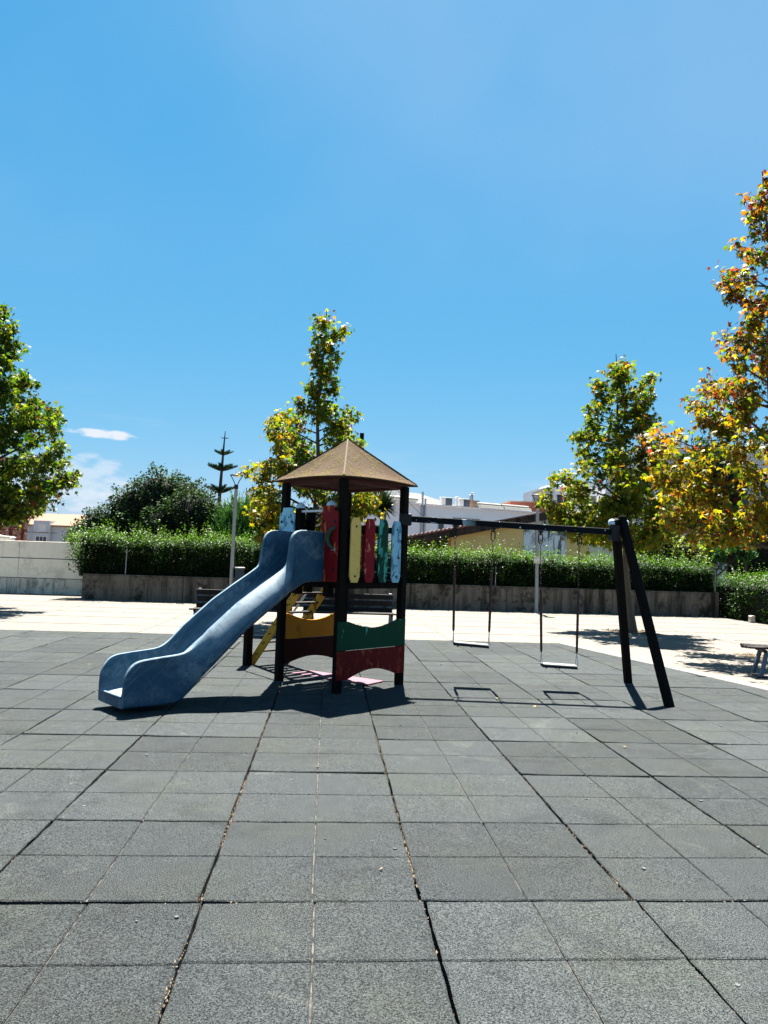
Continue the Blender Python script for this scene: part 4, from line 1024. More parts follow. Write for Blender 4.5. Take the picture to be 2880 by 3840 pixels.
# litter bin fixed beside the left lamp
bt = tag(empty('litter_bin', (-2.76, 23.25, 0)), 'blue-grey litter bin beside the lamp post behind the slide', 'litter bin'); bb_ = (-2.76, 23.25, 0)
m = MB(bb_); m.lathe(bb_, [(.125, .48), (.14, .50), (.15, 1.10), (.145, 1.12)], 18); m.build('bin_body', MT['bin'], bt, smooth=.6)
m = MB(bb_); m.lathe(bb_, [(.16, 1.12), (.165, 1.135), (.165, 1.165), (.15, 1.175)], 18); m.build('rim', MT['binlid'], bt, smooth=.6)
m = MB(bb_); m.lathe(bb_, [(.035, 0), (.035, .48)], 10); m.build('bin_post', MT['lampdark'], bt)
m = MB(bb_); m.lathe(bb_, [(.09, 0), (.09, .012)], 12); m.build('foot', MT['lampdark'], bt)
# benches
def bench(name, x0, x1, y, label, mirror=1):
    bs = ((x0 + x1) / 2, y, 0); T = tag(empty(name, bs), label, 'bench', 'dark slatted benches behind the tower')
    for x in (x0 + .06, x1 - .06):
        fr = empty('side_frame', (0, 0, 0), parent=T)
        m = MB(bs); m.beam((x, y - .36, 0), (x, y - .30, .43), .05, .055, up=V((1, 0, 0))); m.build('leg', MT['bluegrey'], fr, bevel=.005)
        m = MB(bs); m.beam((x, y + .20, 0), (x, y + .02, .43), .05, .055, up=V((1, 0, 0))); m.build('leg', MT['bluegrey'], fr, bevel=.005)
        m = MB(bs); m.beam((x, y - .40, .425), (x, y + .06, .405), .05, .035); m.build('seat_bracket', MT['blackiron'], fr, bevel=.004)
        m = MB(bs); m.beam((x, y + .03, .40), (x, y + .17, .845), .055, .062, up=V((1, 0, 0))); m.build('back_upright', MT['bluegrey'], fr, bevel=.005)
    for i in range(4):
        yy_ = y - .345 + i * .105; m = MB(bs); m.bb(x0 - (.05 if i == 0 else 0), x1 + (.03 if i == 0 else 0), yy_ - .045, yy_ + .045, .443, .472); m.build('seat_slat', MT['weatherwood'], T, bevel=.005)
    for i in range(3):
        f_ = (.10 + i * .135) / .445; yb = y + .03 + .14 * f_ - .045; z = .42 + i * .135 + .09
        m = MB(bs); m.obox(((x0 + x1) / 2, yb, z), ((x1 - x0) / 2 - .02 * (i != 2), 0, 0), (0, .013, .004), (0, -.018, .052)); m.build('back_slat', MT['weatherwood'], T, bevel=.005)
bench('park_bench', -2.66, -.80, 15.12, 'dark slatted bench whose left end shows behind the slide')
bench('park_bench', -.50, 1.38, 15.12, 'dark slatted bench with blue-grey ends seen through the tower')
# backless bench cut by the right edge
bs = (7.15, 10.45, 0); T = tag(empty('backless_bench', bs, math.radians(-17)), 'dark backless bench cut off by the right edge of the view', 'bench')
for i in range(5):
    yy_ = -.20 + i * .10; m = MB(); m.bb(-.90 + .02 * abs(i - 2), .90, yy_ - .043, yy_ + .043, .405 + .006 * abs(i - 2), .448); m.build('seat_slat', MT['weatherwood'], T, bevel=.008)
for x in (-.62, .62):
    m = MB(); m.beam((x, -.24, .385), (x, .24, .385), .06, .04); m.build('seat_bracket', MT['blackiron'], T, bevel=.005)
    for y in (-.17, .17):
        m = MB(); m.beam((x - .06, y * 1.25, 0), (x + .03, y, .37), .05, .085, up=V((0, 1, 0))); m.build('leg', MT['bluegrey'], T, bevel=.012)
    m = MB(); m.bb(x - .12, x + .02, -.26, .26, -.002, .018); m.build('foot', MT['blackiron'], T, bevel=.004)
# stone bollard by the right-hand hedge
bt = tag(empty('bollard', (13.02, 21.6, 0)), 'short pale stone bollard in front of the right-hand hedge', 'bollard'); bb_ = (13.02, 21.6, 0)
m = MB(bb_); m.prism([(12.94, 21.53, 0), (13.10, 21.53, 0), (13.085, 21.53, .19), (12.955, 21.53, .19)], (0, .14, 0)); m.build('shaft', MT['bollard'], bt, bevel=.008)
m = MB(bb_); m.prism([(12.945, 21.52, .192), (13.095, 21.52, .192), (13.06, 21.52, .215), (12.98, 21.52, .215)], (0, .16, 0)); m.build('top', MT['bollard'], bt, bevel=.006)
# ------------------------------------------------------------------ trees
GRN, YGR, YEL, ORG, RED, MAR = map(np.array, ((.028, .068, .009), (.098, .130, .011), (.245, .178, .012), (.275, .100, .012), (.175, .021, .018), (.052, .016, .013)))
def lerp_tab(tab, z, k_):
    if z <= tab[0][0]: return tab[0][k_]
    for a, b_ in zip(tab[:-1], tab[1:]):
        if z <= b_[0]: t = (z - a[0]) / (b_[0] - a[0]); return a[k_] + (b_[k_] - a[k_]) * t
    return tab[-1][k_]
def sweetgum(label, bx, by, tx, ztop, tab, nbr, nleaf, lsize, palette, seed, pieces=0, trunk_r=.085, zlo=None):
    rg = random.Random(seed); rng = np.random.default_rng(seed); bs = (bx, by, 0)
    T = tag(empty('sweetgum_tree', bs), label, 'tree', 'sweetgum trees around the playground')
    def axis(z): 
        t = z / ztop; return V((bx + (tx - bx) * t + .05 * math.sin(z * 1.7 + seed), by + .05 * math.cos(z * 1.3 + seed), z))
    m = MB(bs); zs = [ztop * i / 14 for i in range(15)]
    m.tube([axis(0) - UZ * .05] + [axis(z) for z in zs[1:]], [trunk_r * 1.35] + [trunk_r * (1 - .93 * z / ztop) + .004 for z in zs[1:]], 9); m.build('trunk', MT['bark'], T, smooth=1.2)
    zb = tab[0][0] if zlo is None else zlo
    lim = MB(bs); P = []; O = []; Hh = []
    rmean = sum((t_[1] + t_[2]) / 2 for t_ in tab) / len(tab)
    for i in range(nbr):
        u = (i + rg.random()) / nbr; z = zb + (ztop - zb) * (u ** 1.45) * .97
        az = i * 2.39996 + rg.uniform(-.5, .5)
        rr = lerp_tab(tab, z, 2) if math.cos(az) > 0 else lerp_tab(tab, z, 1)
        ry = (lerp_tab(tab, z, 1) + lerp_tab(tab, z, 2)) / 2
        c2 = math.cos(az) ** 2; r_ = (rr * c2 + ry * (1 - c2)) * rg.choice((.45, .65, .85, 1.0, 1.0, 1.08, 1.15))
        z0 = max(zb - .25, z - r_ * rg.uniform(.30, .55) - (.35 * rg.random() if r_ < .7 else 0)); a = axis(z0); e = V((axis(z).x + r_ * math.cos(az), axis(z).y + r_ * math.sin(az), z + rg.uniform(-.08, .12)))
        mid = a + (e - a) * .5 + V((0, 0, -.04 * r_)) + V((rg.uniform(-.06, .06), rg.uniform(-.06, .06), 0))
        def q(t): return a * (1 - t) ** 2 + mid * 2 * t * (1 - t) + e * t * t
        lim.tube([q(t) for t in (0, .25, .5, .75, 1)], [max(.006, .022 * r_ ** .7 * k2) for k2 in (1, .8, .55, .35, .18)], 5)
        nL = int(nleaf / nbr * (.10 + .85 * r_ / rmean) * rg.uniform(.65, 1.3))
        ntw = max(3, int(4 + r_ * 5))
        tws = []
        for k_ in range(ntw):
            t = .42 + .58 * rg.random() ** .7; p = q(t); ln = (.17 + .22 * r_ * (1.2 - t)) * rg.uniform(.6, 1.4); d = V((rg.gauss(0, 1), rg.gauss(0, 1), rg.gauss(.45, .6))).normalized()
            tws.append((p, p + d * ln)); lim.tube([p, p + d * ln], [.006, .003], 4)
        for k_ in range(nL):
            if rg.random() < .22: t = rg.uniform(.45, 1.0); p = q(min(1, t)); sp = .06
            else: s_, e_ = rg.choice(tws); p = s_ + (e_ - s_) * rg.uniform(.35, 1.1); sp = .075
            p = p + V((rg.gauss(0, sp), rg.gauss(0, sp), rg.gauss(-.03, sp)))
            P.append(p); ax = axis(p.z); O.append(math.hypot(p.x - ax.x, p.y - ax.y) / max(.2, ry)); Hh.append((p.z - zb) / (ztop - zb))
    lim.build('limbs', MT['twig'], T)
    P = np.array([tuple(p) for p in P]); O = np.array(O); Hh = np.array(Hh); n = len(P)
    tint = palette(P, O, Hh, rng); size = rng.uniform(.72, 1.2, n) * lsize
    fr = rot_frames(n, rng, .75, spread=.5)
    if pieces:
        # the leaves that show largest, singled out as pieces of their own
        d = np.linalg.norm(P - np.array([0, 0, CAM_H]), axis=1); score = d - 2.5 * O * 0 - size * 8
        score = score + (P[:, 0] / P[:, 1] > .655) * 50
        pick = np.argsort(score)[:pieces * 3][::3]; mask = np.zeros(n, bool); mask[pick] = True
        co, tri = STAR; meshes = []
        order = np.argsort(tint[pick] @ np.array([.3, .6, .1]))
        for g_ in range(12):
            ids = pick[order[g_::12]] if False else pick[order[int(len(pick) * g_ / 12):int(len(pick) * (g_ + 1) / 12)]]
            if not len(ids): continue
            me = bpy.data.meshes.new('leaf'); me.from_pydata([tuple(c) for c in co], [], [tuple(tri[i:i + 3]) for i in range(0, len(tri), 3)])
            at = me.color_attributes.new('tint', 'FLOAT_COLOR', 'POINT'); tc_ = tint[ids].mean(0)
            for v_ in at.data: v_.color = (*tc_, 1)
            me.materials.append(MT['leaf'])
            for i in ids:
                o = bpy.data.objects.new('leaf', me); COL.objects.link(o); o.parent = T
                X, Y, Z = fr[0][i] * size[i], fr[1][i] * size[i], fr[2][i] * size[i]; p = P[i] - np.array(bs)
                o.matrix_local = Matrix(((X[0], Y[0], Z[0], p[0]), (X[1], Y[1], Z[1], p[1]), (X[2], Y[2], Z[2], p[2]), (0, 0, 0, 1)))
        keep = ~mask; P, tint, size = P[keep], tint[keep], size[keep]; fr = tuple(a[keep] for a in fr)
    o = leaves('crown', P, size, tint, MT['leaf'], T, rng, STAR, base=bs, frames=fr)
    if pieces: o['kind'] = 'stuff'
    return T
def mixc(rng, w, CC):
    """weights per leaf over colours, with soft blending"""
    n = len(w); w = w / w.sum(1)[:, None]; c = w.cumsum(1); u = rng.random((n, 1)); idx = (u > c).sum(1).clip(0, len(CC) - 1)
    a = np.array(CC)[idx]; j = np.array(CC)[(idx + rng.integers(-1, 2, n)).clip(0, len(CC) - 1)]; t = rng.random((n, 1)) * .4
    return (a * (1 - t) + j * t) * rng.uniform(.75, 1.25, (n, 1))
CL = [GRN, YGR, YEL, ORG, RED, MAR]
def blotch(P, f, s=0.0):
    return .5 + .5 * np.sin(P[:, 0] * f + s) * np.sin(P[:, 1] * f * 1.1 + s * 2) * np.sin(P[:, 2] * f * .9 + 1.3 * s)
def cols(a): return np.column_stack(np.broadcast_arrays(*a))
def pal_center(P, O, H, rng):
    left = np.clip((-.6 - P[:, 0]) / 1.2, 0, 1); top = np.clip((H - .72) * 4, 0, 1); b_ = blotch(P, 2.6, 1)
    lowr = np.clip((.32 - H) * 4, 0, 1) * np.clip(O, 0, 1)
    w = cols([1.5 * (1.25 - np.clip(O, 0, 1)) + .5 * top, 1.1 + b_, .30 + 2.0 * left * O + 1.8 * lowr, .10 + .5 * left * (H > .35) + .6 * top * b_, .02 + .28 * (H > .93), .02 + .04 * top]); return mixc(rng, w, CL)
def pal_right_mid(P, O, H, rng):
    b_ = blotch(P, 2.2, 2); red = np.clip((P[:, 0] - 6.9) / 1.0, 0, 1) * np.clip(1 - abs(H - .45) * 4, 0, 1); left = np.clip((6.6 - P[:, 0]) / 1.0, 0, 1) * (H < .4)
    w = cols([1.5 * (1.3 - np.clip(O, 0, 1)), 2.0 + b_, .55 + 1.3 * left, .05 + 2.6 * red, .02 + 1.5 * red * b_, .03 + .1 * (H > .8)]); return mixc(rng, w, CL)
def pal_left(P, O, H, rng):
    b_ = blotch(P, 2.4, 3); w = cols([2.6 * (1.35 - np.clip(O, 0, 1)) + .5, 1.9 + b_, .03, .01, .02, .05 + .35 * (b_ > .70) * O + .5 * np.clip((.14 - H) * 7, 0, 1)]); return mixc(rng, w, CL)
def pal_right(P, O, H, rng):
    b_ = blotch(P, 2.0, 4); lowy = np.clip((.46 - H) * 5, 0, 1); hi = np.clip((H - .42) * 4, 0, 1); tip = np.clip(O - .55, 0, 1) * np.clip(1 - abs(H - .34) * 6, 0, 1)
    w = cols([.6 * (1.3 - np.clip(O, 0, 1)) + .3 * hi, .8 + .5 * lowy, .7 + 1.7 * lowy * np.clip(O + .3, 0, 1) + .4 * b_, .6 + 1.3 * hi * b_ + 1.8 * tip + .5 * lowy * (1 - b_), .14 + 1.4 * hi * (1 - b_) + 1.0 * tip, .08 + .8 * hi * b_]); return mixc(rng, w, CL)
sweetgum('tall sweetgum tree with a thin spire rising behind the tower roof', -.42, 17.3, -.30, 7.55,
         [(1.9, 1.15, 1.4), (2.5, 1.35, 1.5), (3.2, 1.75, 1.5), (4.0, 1.85, 1.4), (4.4, 1.6, 1.2), (4.9, 1.0, .85), (5.3, .42, .42), (5.9, .27, .34), (6.6, .33, .40), (7.2, .28, .38), (7.6, .10, .12)], 72, 12500, .145, pal_center, 21)
sweetgum('round-crowned sweetgum tree with orange tips standing behind the swing legs', 7.41, 17.35, 6.90, 6.85,
         [(2.3, .95, .75), (2.7, 1.85, 1.25), (3.2, 2.05, 1.5), (3.8, 1.65, 1.4), (4.3, 1.15, 1.2), (5.0, .90, 1.0), (5.7, .85, .80), (6.3, .40, .75), (6.6, .22, .35), (6.85, .08, .1)], 74, 12500, .145, pal_right_mid, 34)
sweetgum('green sweetgum tree cut off by the left edge of the view', -9.05, 19.5, -9.0, 8.2,
         [(2.45, 1.2, 1.05), (2.85, 1.7, 1.65), (3.4, 2.0, 1.95), (4.1, 2.2, 2.15), (4.8, 2.0, 1.9), (5.5, 1.7, 1.45), (6.2, 1.2, 1.05), (7.0, .8, .6), (7.5, .5, .4), (8.2, .1, .1)], 104, 25000, .150, pal_left, 47, trunk_r=.10)
sweetgum('near yellow and red sweetgum tree filling the right edge of the view', 8.22, 12.8, 8.0, 9.15,
         [(2.25, 1.9, 1.7), (2.65, 2.1, 2.1), (3.4, 2.05, 2.2), (4.3, 2.0, 2.0), (4.8, 1.35, 1.6), (5.3, .95, 1.3), (5.9, .88, 1.1), (6.3, .62, 1.0), (7.0, .78, .9), (7.5, 1.12, .9), (8.1, .62, .6), (8.7, .36, .4), (9.1, .1, .1)], 84, 14500, .136, pal_right, 58, pieces=290, trunk_r=.11)
# soil squares at the foot of the trees
for (x, y), lb in zip(((7.41, 17.35), (8.22, 12.8), (-.42, 17.3), (-9.05, 19.5)), ('r', 'n', 'c', 'l')):
    b = MB(); b.prism([(x - .55, y - .55, .0035), (x + .55, y - .55, .0035), (x + .55, y + .55, .0035), (x - .55, y + .55, .0035)], (0, 0, -.05)); b.build('tree_pit', MT['earth'], pavement)
    pp = np.column_stack([x + R.uniform(-.55, .55, 160), y + R.uniform(-.55, .55, 160), R.uniform(.004, .02, 160)])
    o = leaves('dry_leaves', pp, R.uniform(.03, .08, 160), np.tile([[.30, .19, .09]], (160, 1)) * R.uniform(.4, 1.4, (160, 1)), MT['litter'], pavement, R, DIA, 0, .3); o['kind'] = 'stuff'

def broadleaf(name, label, cx, cy, lobes, n, lsize, c1, c2, rng, trunk=True, mat='dleaf', shape=DIA, group=None):
    """evergreen: overlapping lobes of small leaves round short limbs"""
    bs = (cx, cy, 0); T = tag(empty(name, bs), label, 'tree' if trunk else 'shrub', group)
    m = MB(bs); m.tube([(cx, cy, -.05), (cx + .05, cy, 1.2), lobes[0][:3]], [.16, .12, .05] if trunk else [.06, .05, .02], 8); m.build('trunk', MT['bark'], T, smooth=1.2)
    lm = MB(bs); P = []; rel = []
    tot = sum(l[3] * l[4] for l in lobes)
    for lx, ly, lz, rx, rz in lobes:
        lm.tube([(cx, cy, 1.0), ((cx + lx) / 2, (cy + ly) / 2, lz * .55), (lx, ly, lz)], [.06, .04, .02], 5)
        k_ = int(n * rx * rz / tot); d = rng.normal(0, 1, (k_, 3)); d /= np.linalg.norm(d, axis=1)[:, None]
        rr = rng.random(k_) ** .16; lump = 1 + .13 * np.sin(d[:, 0] * 7 + lx) * np.sin(d[:, 2] * 8 + lz) + .10 * np.sin(d[:, 1] * 9) + .07 * np.sin(d[:, 0] * 17 + d[:, 2] * 13)
        p = d * (rr * lump)[:, None] * np.array([rx, rx, rz]) + np.array([lx, ly, lz]); P.append(p); rel.append(rr)
        for k2 in range(14):
            dd = rng.normal(0, 1, 3); dd /= np.linalg.norm(dd); lm.tube([(lx, ly, lz), V((lx, ly, lz)) + V((dd[0] * rx, dd[1] * rx, dd[2] * rz)) * .85], [.014, .004], 4)
    lm.build('limbs', MT['twig'], T)
    P = np.vstack(P); rel = np.concatenate(rel); u = np.clip(rng.random((len(P), 1)) * .9, 0, 1)
    tint = (np.array(c1) * (1 - u) + np.array(c2) * u) * rng.uniform(.8, 1.2, (len(P), 1))
    leaves('crown', P, rng.uniform(.7, 1.2, len(P)) * lsize, tint, MT[mat], T, rng, shape, .1, .6, bs)
    # shaded inner mass of twigs that closes the crown
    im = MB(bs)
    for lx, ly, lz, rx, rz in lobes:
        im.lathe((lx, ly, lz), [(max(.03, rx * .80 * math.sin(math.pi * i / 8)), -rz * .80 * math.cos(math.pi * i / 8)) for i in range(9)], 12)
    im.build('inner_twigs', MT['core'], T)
    return T
DK1, DK2 = (.008, .022, .008), (.026, .062, .015)
broadleaf('evergreen_tree', 'tall dark evergreen tree behind the hedge left of the lamp', -7.0, 30.5, [(-7.05, 30.5, 3.35, 1.25, 1.62), (-8.0, 30.3, 2.85, 1.15, 1.45), (-6.1, 30.6, 3.3, 1.25, 1.45), (-7.0, 30.2, 1.9, 2.0, 1.3)], 26000, .13, DK1, DK2, R)
broadleaf('evergreen_tree', 'broad dark evergreen in front of the tallest one, left of the lamp', -5.3, 29.3, [(-5.4, 29.3, 2.75, 1.25, 1.42), (-4.6, 29.4, 2.45, 1.05, 1.15), (-6.4, 29.2, 2.3, 1.1, 1.2)], 19000, .12, DK1, (.036, .066, .018), R)
broadleaf('evergreen_tree', 'small dark evergreen at the left end of the hedge', -9.1, 29.6, [(-9.2, 29.6, 2.1, .85, 1.15), (-8.5, 29.5, 1.9, .9, 1.1), (-9.8, 29.6, 1.7, .6, .8)], 10000, .12, DK1, DK2, R)
broadleaf('leafy_shrub', 'small light green bush over the white wall beside the hedge', -8.95, 27.0, [(-9.05, 27.0, 1.75, .32, .38), (-8.7, 27.0, 1.7, .35, .36)], 900, .09, (.05, .09, .02), (.11, .17, .03), R, trunk=False, mat='hleaf')
broadleaf('leafy_shrub', 'pale yellow-green shrub above the hedge right of the swing legs', 13.2, 28.0, [(12.9, 28.0, 2.2, .9, 1.05), (13.7, 28.2, 2.1, .8, .95), (12.3, 28.0, 1.8, .6, .7), (14.4, 28.2, 2.0, .6, .8)], 7000, .11, (.09, .12, .02), (.24, .26, .04), R, trunk=False, mat='hleaf')
broadleaf('evergreen_tree', 'very dark evergreen at the right edge above the lower hedge', 19.6, 32.5, [(19.5, 32.5, 2.6, 1.3, 1.5), (20.6, 32.5, 2.9, 1.5, 1.7), (19.1, 32.4, 1.6, .9, 1.0), (20.6, 32.6, 1.2, 1.4, 1.2)], 11000, .13, (.008, .020, .014), (.022, .048, .030), R)
broadleaf('evergreen_tree', 'dark evergreen crown peeping through the near right sweetgum', 23.0, 42.0, [(22.6, 42.0, 7.6, 1.5, 1.9), (23.6, 42.0, 6.8, 1.7, 1.9), (23.0, 42, 5.2, 1.4, 1.6)], 9000, .17, (.010, .028, .020), (.028, .065, .040), R)
def conifer(name, label, cx, cy, lobes, n, rng, c1, c2, ln=(.35, .75)):
    """conifer of upswept brush-like shoots"""
    bs = (cx, cy, 0); T = tag(empty(name, bs), label, 'tree'); zt = max(l[2] for l in lobes)
    m = MB(bs); m.tube([(cx, cy, -.05), (cx, cy, zt)], [.12, .04], 8); m.build('trunk', MT['bark'], T, smooth=1.2)
    lm = MB(bs); tot = sum(l[3] * l[4] for l in lobes); P, FX, FY, FZ, S, TI = [], [], [], [], [], []
    for lx, ly, lz, rx, rz in lobes:
        lm.tube([(cx, cy, lz * .5), (lx, ly, lz)], [.04, .015], 5)
        for k_ in range(int(n * rx * rz / tot)):
            d = rng.normal(0, 1, 3); d /= np.linalg.norm(d); d[2] = abs(d[2]) * .9 if rng.random() < .75 else d[2]
            p0 = np.array([lx, ly, lz]) + d * np.array([rx, rx, rz]) * rng.uniform(.55, 1.0); L = rng.uniform(*ln)
            dr = d * .55 + np.array([0, 0, 1.0]) + rng.normal(0, .18, 3); dr /= np.linalg.norm(dr)
            tint = np.array(c1) + (np.array(c2) - np.array(c1)) * np.clip(rng.random() * .7 + .3 * d[2], 0, 1)
            for j in range(16):
                t = j / 15; q_ = p0 + dr * L * t; s = rng.normal(0, 1, 3); s -= dr * s.dot(dr); s /= np.linalg.norm(s) + 1e-9
                yv = dr * .8 + s * .6; yv /= np.linalg.norm(yv); xv = np.cross(yv, s + np.array([.1, .2, .1])); xv /= np.linalg.norm(xv) + 1e-9
                P.append(q_); FX.append(xv); FY.append(yv); FZ.append(np.cross(xv, yv)); S.append((.19 - .08 * t) * rng.uniform(.8, 1.2)); TI.append(tint * rng.uniform(.75, 1.25) * (.75 + .5 * t))
    lm.build('limbs', MT['twig'], T)
    thin = (DIA[0] * np.array([.45, 1, 1]), DIA[1])
    leaves('crown', np.array(P), np.array(S), np.array(TI), MT['needle'], T, rng, thin, base=bs, frames=(np.array(FX), np.array(FY), np.array(FZ)))
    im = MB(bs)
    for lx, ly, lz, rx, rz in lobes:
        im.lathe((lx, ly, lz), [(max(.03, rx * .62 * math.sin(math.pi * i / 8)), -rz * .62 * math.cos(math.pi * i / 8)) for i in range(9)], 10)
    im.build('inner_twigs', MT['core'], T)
conifer('conifer_tree', 'bushy bright green conifer with upswept shoots behind the left lamp', -3.2, 29.0, [(-3.3, 29, 2.5, .95, 1.25), (-4.0, 28.8, 2.0, .8, 1.1), (-2.5, 29, 2.5, .85, 1.2), (-1.7, 29.1, 2.2, .85, 1.1), (-3.3, 28.7, 1.4, 1.5, 1.1)], 1350, R, (.016, .052, .010), (.055, .145, .018))
conifer('conifer_tree', 'low spreading bright green conifer above the hedge at the right', 16.0, 29.5, [(15.6, 29.5, 2.05, 1.0, .65), (16.7, 29.6, 2.25, .9, .6), (14.8, 29.4, 1.85, .7, .5), (17.3, 29.6, 2.2, .5, .6)], 650, R, (.018, .075, .016), (.060, .185, .020), (.2, .42))
# dead limbs of the dark evergreen at the right
dm = MB((17.6, 31.2, 0)); 
for pts, r0 in (([(18.4, 31.2, 3.9), (17.6, 31.2, 3.3), (17.0, 31.2, 3.0), (16.2, 31.1, 2.75)], .05), ([(18.3, 31.2, 3.7), (17.7, 31.2, 2.9), (17.5, 31.2, 2.4)], .04), ([(17.5, 31.2, 3.2), (17.1, 31.2, 3.15), (16.6, 31.2, 2.9)], .03), ([(18.4, 31.2, 3.9), (18.7, 31.5, 2.4), (18.8, 31.6, 0)], .09)):
    dm.tube(pts, [r0 * (1 - .6 * i / len(pts)) for i in range(len(pts))], 6)
tag(dm.build('bare_branch', MT['twig']), 'bare dark forked branches in front of the white tiled flats', 'branch')
# Norfolk Island pine: trunk with flat whorls of combed branches
bs = (-6.2, 42, 0); T = tag(empty('norfolk_pine', bs), 'slender pine with flat tiers of branches behind the left lamp', 'tree')
m = MB(bs); m.tube([(-6.42, 42, 0), (-6.32, 42, 5), (-6.22, 42, 7.6), (-6.17, 42, 8.62)], [.14, .10, .055, .02], 8); m.build('trunk', MT['twig'], T, smooth=1)
for zc, rr, dip in ((8.22, .27, .03), (7.33, .56, .20), (6.45, .86, .27), (5.20, .92, .32)):
    tx = -6.32 + (zc - 5) * .045; m = MB(bs); P, FX, FY, FZ, S = [], [], [], [], []
    for k_ in range(7):
        a = k_ * 2 * math.pi / 7 + zc
        def q(t): return V((tx + rr * t * math.cos(a), 42 + rr * t * math.sin(a), zc - dip * .55 + dip * (t ** 1.3) * 1.1))
        m.tube([q(0), q(.35), q(.7), q(1)], [.022, .018, .012, .006], 5)
        if rr < .3: continue
        nn = int(46 * rr + 16)
        for j in range(nn * 2):
            t = (j // 2 + .5) / nn; p = q(t); perp = V((-math.sin(a), math.cos(a), 0)) * (1 if j % 2 else -1); out = V((math.cos(a), math.sin(a), 0))
            d = (UZ * 1.0 + perp * .45 + out * .25 + V((R.normal(0, .1), R.normal(0, .1), 0))).normalized(); x = d.cross(out).normalized()
            P.append(tuple(p)); FY.append(tuple(d)); FX.append(tuple(x)); FZ.append(tuple(x.cross(d))); S.append((.30 if rr > .7 else .20) * (1.05 - .8 * abs(t - .35)) * R.uniform(.8, 1.15))
    if P:
        thin = (DIA[0] * np.array([.28, 1, 1]), DIA[1])
        o = m.build('branch_whorl', MT['twig'], T)
        leaves('needles', np.array(P), np.array(S), np.tile([[.020, .045, .026]], (len(P), 1)) * R.uniform(.7, 1.3, (len(P), 1)), MT['needle'], o, R, thin, base=bs, frames=(np.array(FX), np.array(FY), np.array(FZ)))
    else: m.build('branch_whorl', MT['twig'], T)
# yucca-like palm seen under the roof
bs = (2.0, 27.5, 0); T = tag(empty('palm_tree', bs), 'spiky dark green palm head seen between the tower posts', 'tree')
m = MB(bs); m.tube([(2.1, 27.5, 0), (2.05, 27.5, 2), (2.0, 27.5, 3.3)], [.14, .11, .12], 9); m.build('trunk', MT['bark'], T, smooth=1)
c = V((2.0, 27.5, 3.55)); bl = MB(bs); bl.add([(-.035, 0, 0), (.035, 0, 0), (.055, .35, .015), (.035, .75, .02), (0, 1, 0), (-.035, .75, .02), (-.055, .35, .015), (0, .35, -.012)], [(0, 1, 2, 7), (0, 7, 6), (7, 2, 3), (7, 3, 5), (7, 5, 6), (3, 4, 5)])
k_ = NT('palm_blade'); k_.set('Base Color', k_.mix(k_.objrand(), (.020, .040, .014), (.065, .100, .028))); k_.set('Roughness', .4); MT['palm'] = k_.m
me = bpy.data.meshes.new('blade'); me.from_pydata([tuple(V(v_) + V(bs)) for v_ in bl.v], [], bl.f); me.materials.append(MT['palm'])
pr_ = random.Random(4)
for i in range(170):
    az = i * 2.39996; el = math.asin(1 - 1.55 * (i + .5) / 170); d = V((math.cos(az) * math.cos(el), math.sin(az) * math.cos(el), math.sin(el)))
    x = d.cross(UZ); x = x.normalized() if x.length > .05 else V((1, 0, 0)); z = x.cross(d); s = pr_.uniform(.62, .82)
    o = bpy.data.objects.new('blade', me); COL.objects.link(o); o.parent = T; p = c - V(bs)
    o.matrix_local = Matrix(((x.x, d.x * s, z.x, p.x), (x.y, d.y * s, z.y, p.y), (x.z, d.z * s, z.z, p.z), (0, 0, 0, 1)))
# utility pole with a service cable
bs = (1.13, 28.3, 0); T = tag(empty('utility_pole', bs), 'dark utility pole whose top shows beside the roof peak', 'pole')
m = MB(bs); m.bb(1.05, 1.21, 28.22, 28.38, 0, 6.48); m.build('shaft', MT['wood'], T, bevel=.01)
m = MB(bs); m.bb(1.19, 1.33, 28.2, 28.26, 5.62, 5.74); m.build('cable_clamp', MT['blackiron'], T)
def cable(a, b_, sag, label):
    a, b_ = V(a), V(b_); m = MB(tuple(a)); m.tube([a + (b_ - a) * t - UZ * sag * 4 * t * (1 - t) for t in [i / 12 for i in range(13)]], .016, 5); tag(m.build('service_cable', MT['cable']), label, 'cable')
cable((1.26, 28.23, 5.68), (6.5, 48.6, 4.35), .1, 'thin black cable running from the pole down to the white building')
# rusty pergola behind the white wall
bs = (-13.3, 32, 0); T = tag(empty('pergola', bs), 'red-brown pergola posts with dry vine above the white wall', 'pergola')
for x0_ in (-13.47, -12.98):
    m = MB(bs); m.bb(x0_ - .05, x0_ + .05, 31.95, 32.05, 0, 3.4); m.build('post', MT['rustwood'], T)
m = MB(bs); m.bb(-16.5, -12.85, 31.96, 32.04, 2.29, 2.35); m.build('rail', MT['rustwood'], T)
n = 220; pp = np.column_stack([R.uniform(-14.4, -12.8, n), R.normal(32, .08, n), 2.22 + .10 * R.normal(0, 1, n)])
leaves('vine', pp, R.uniform(.06, .12, n), np.tile([[.06, .022, .022]], (n, 1)) * R.uniform(.6, 1.5, (n, 1)), MT['dleaf'], T, R, DIA, .3, .6, bs)
m = MB((-14, 30, 0)); m.bb(-20, -13.5, 30.2, 30.5, 0, 2.05); m.bb(-13.5, -12.4, 30.2, 30.4, 0, 1.93); m.bb(-12.4, -11.9, 30.2, 30.4, 0, 1.88); tag(m.build('garden_wall', MT['brownred']), 'low brown garden wall just showing over the white wall', 'wall')
m = MB((-12.8, 29.5, 0)); m.prism([(-13.2, 29.5, 1.93), (-12.4, 29.5, 1.95), (-12.5, 29.5, 1.99), (-12.9, 29.5, 2.02), (-13.1, 29.5, 2.06)], (0, .5, 0)); m.bb(-13.2, -12.4, 29.6, 29.9, 0, 1.925); tag(m.build('covered_pile', MT['frame']), 'white covered pile on top behind the white wall', 'pile')

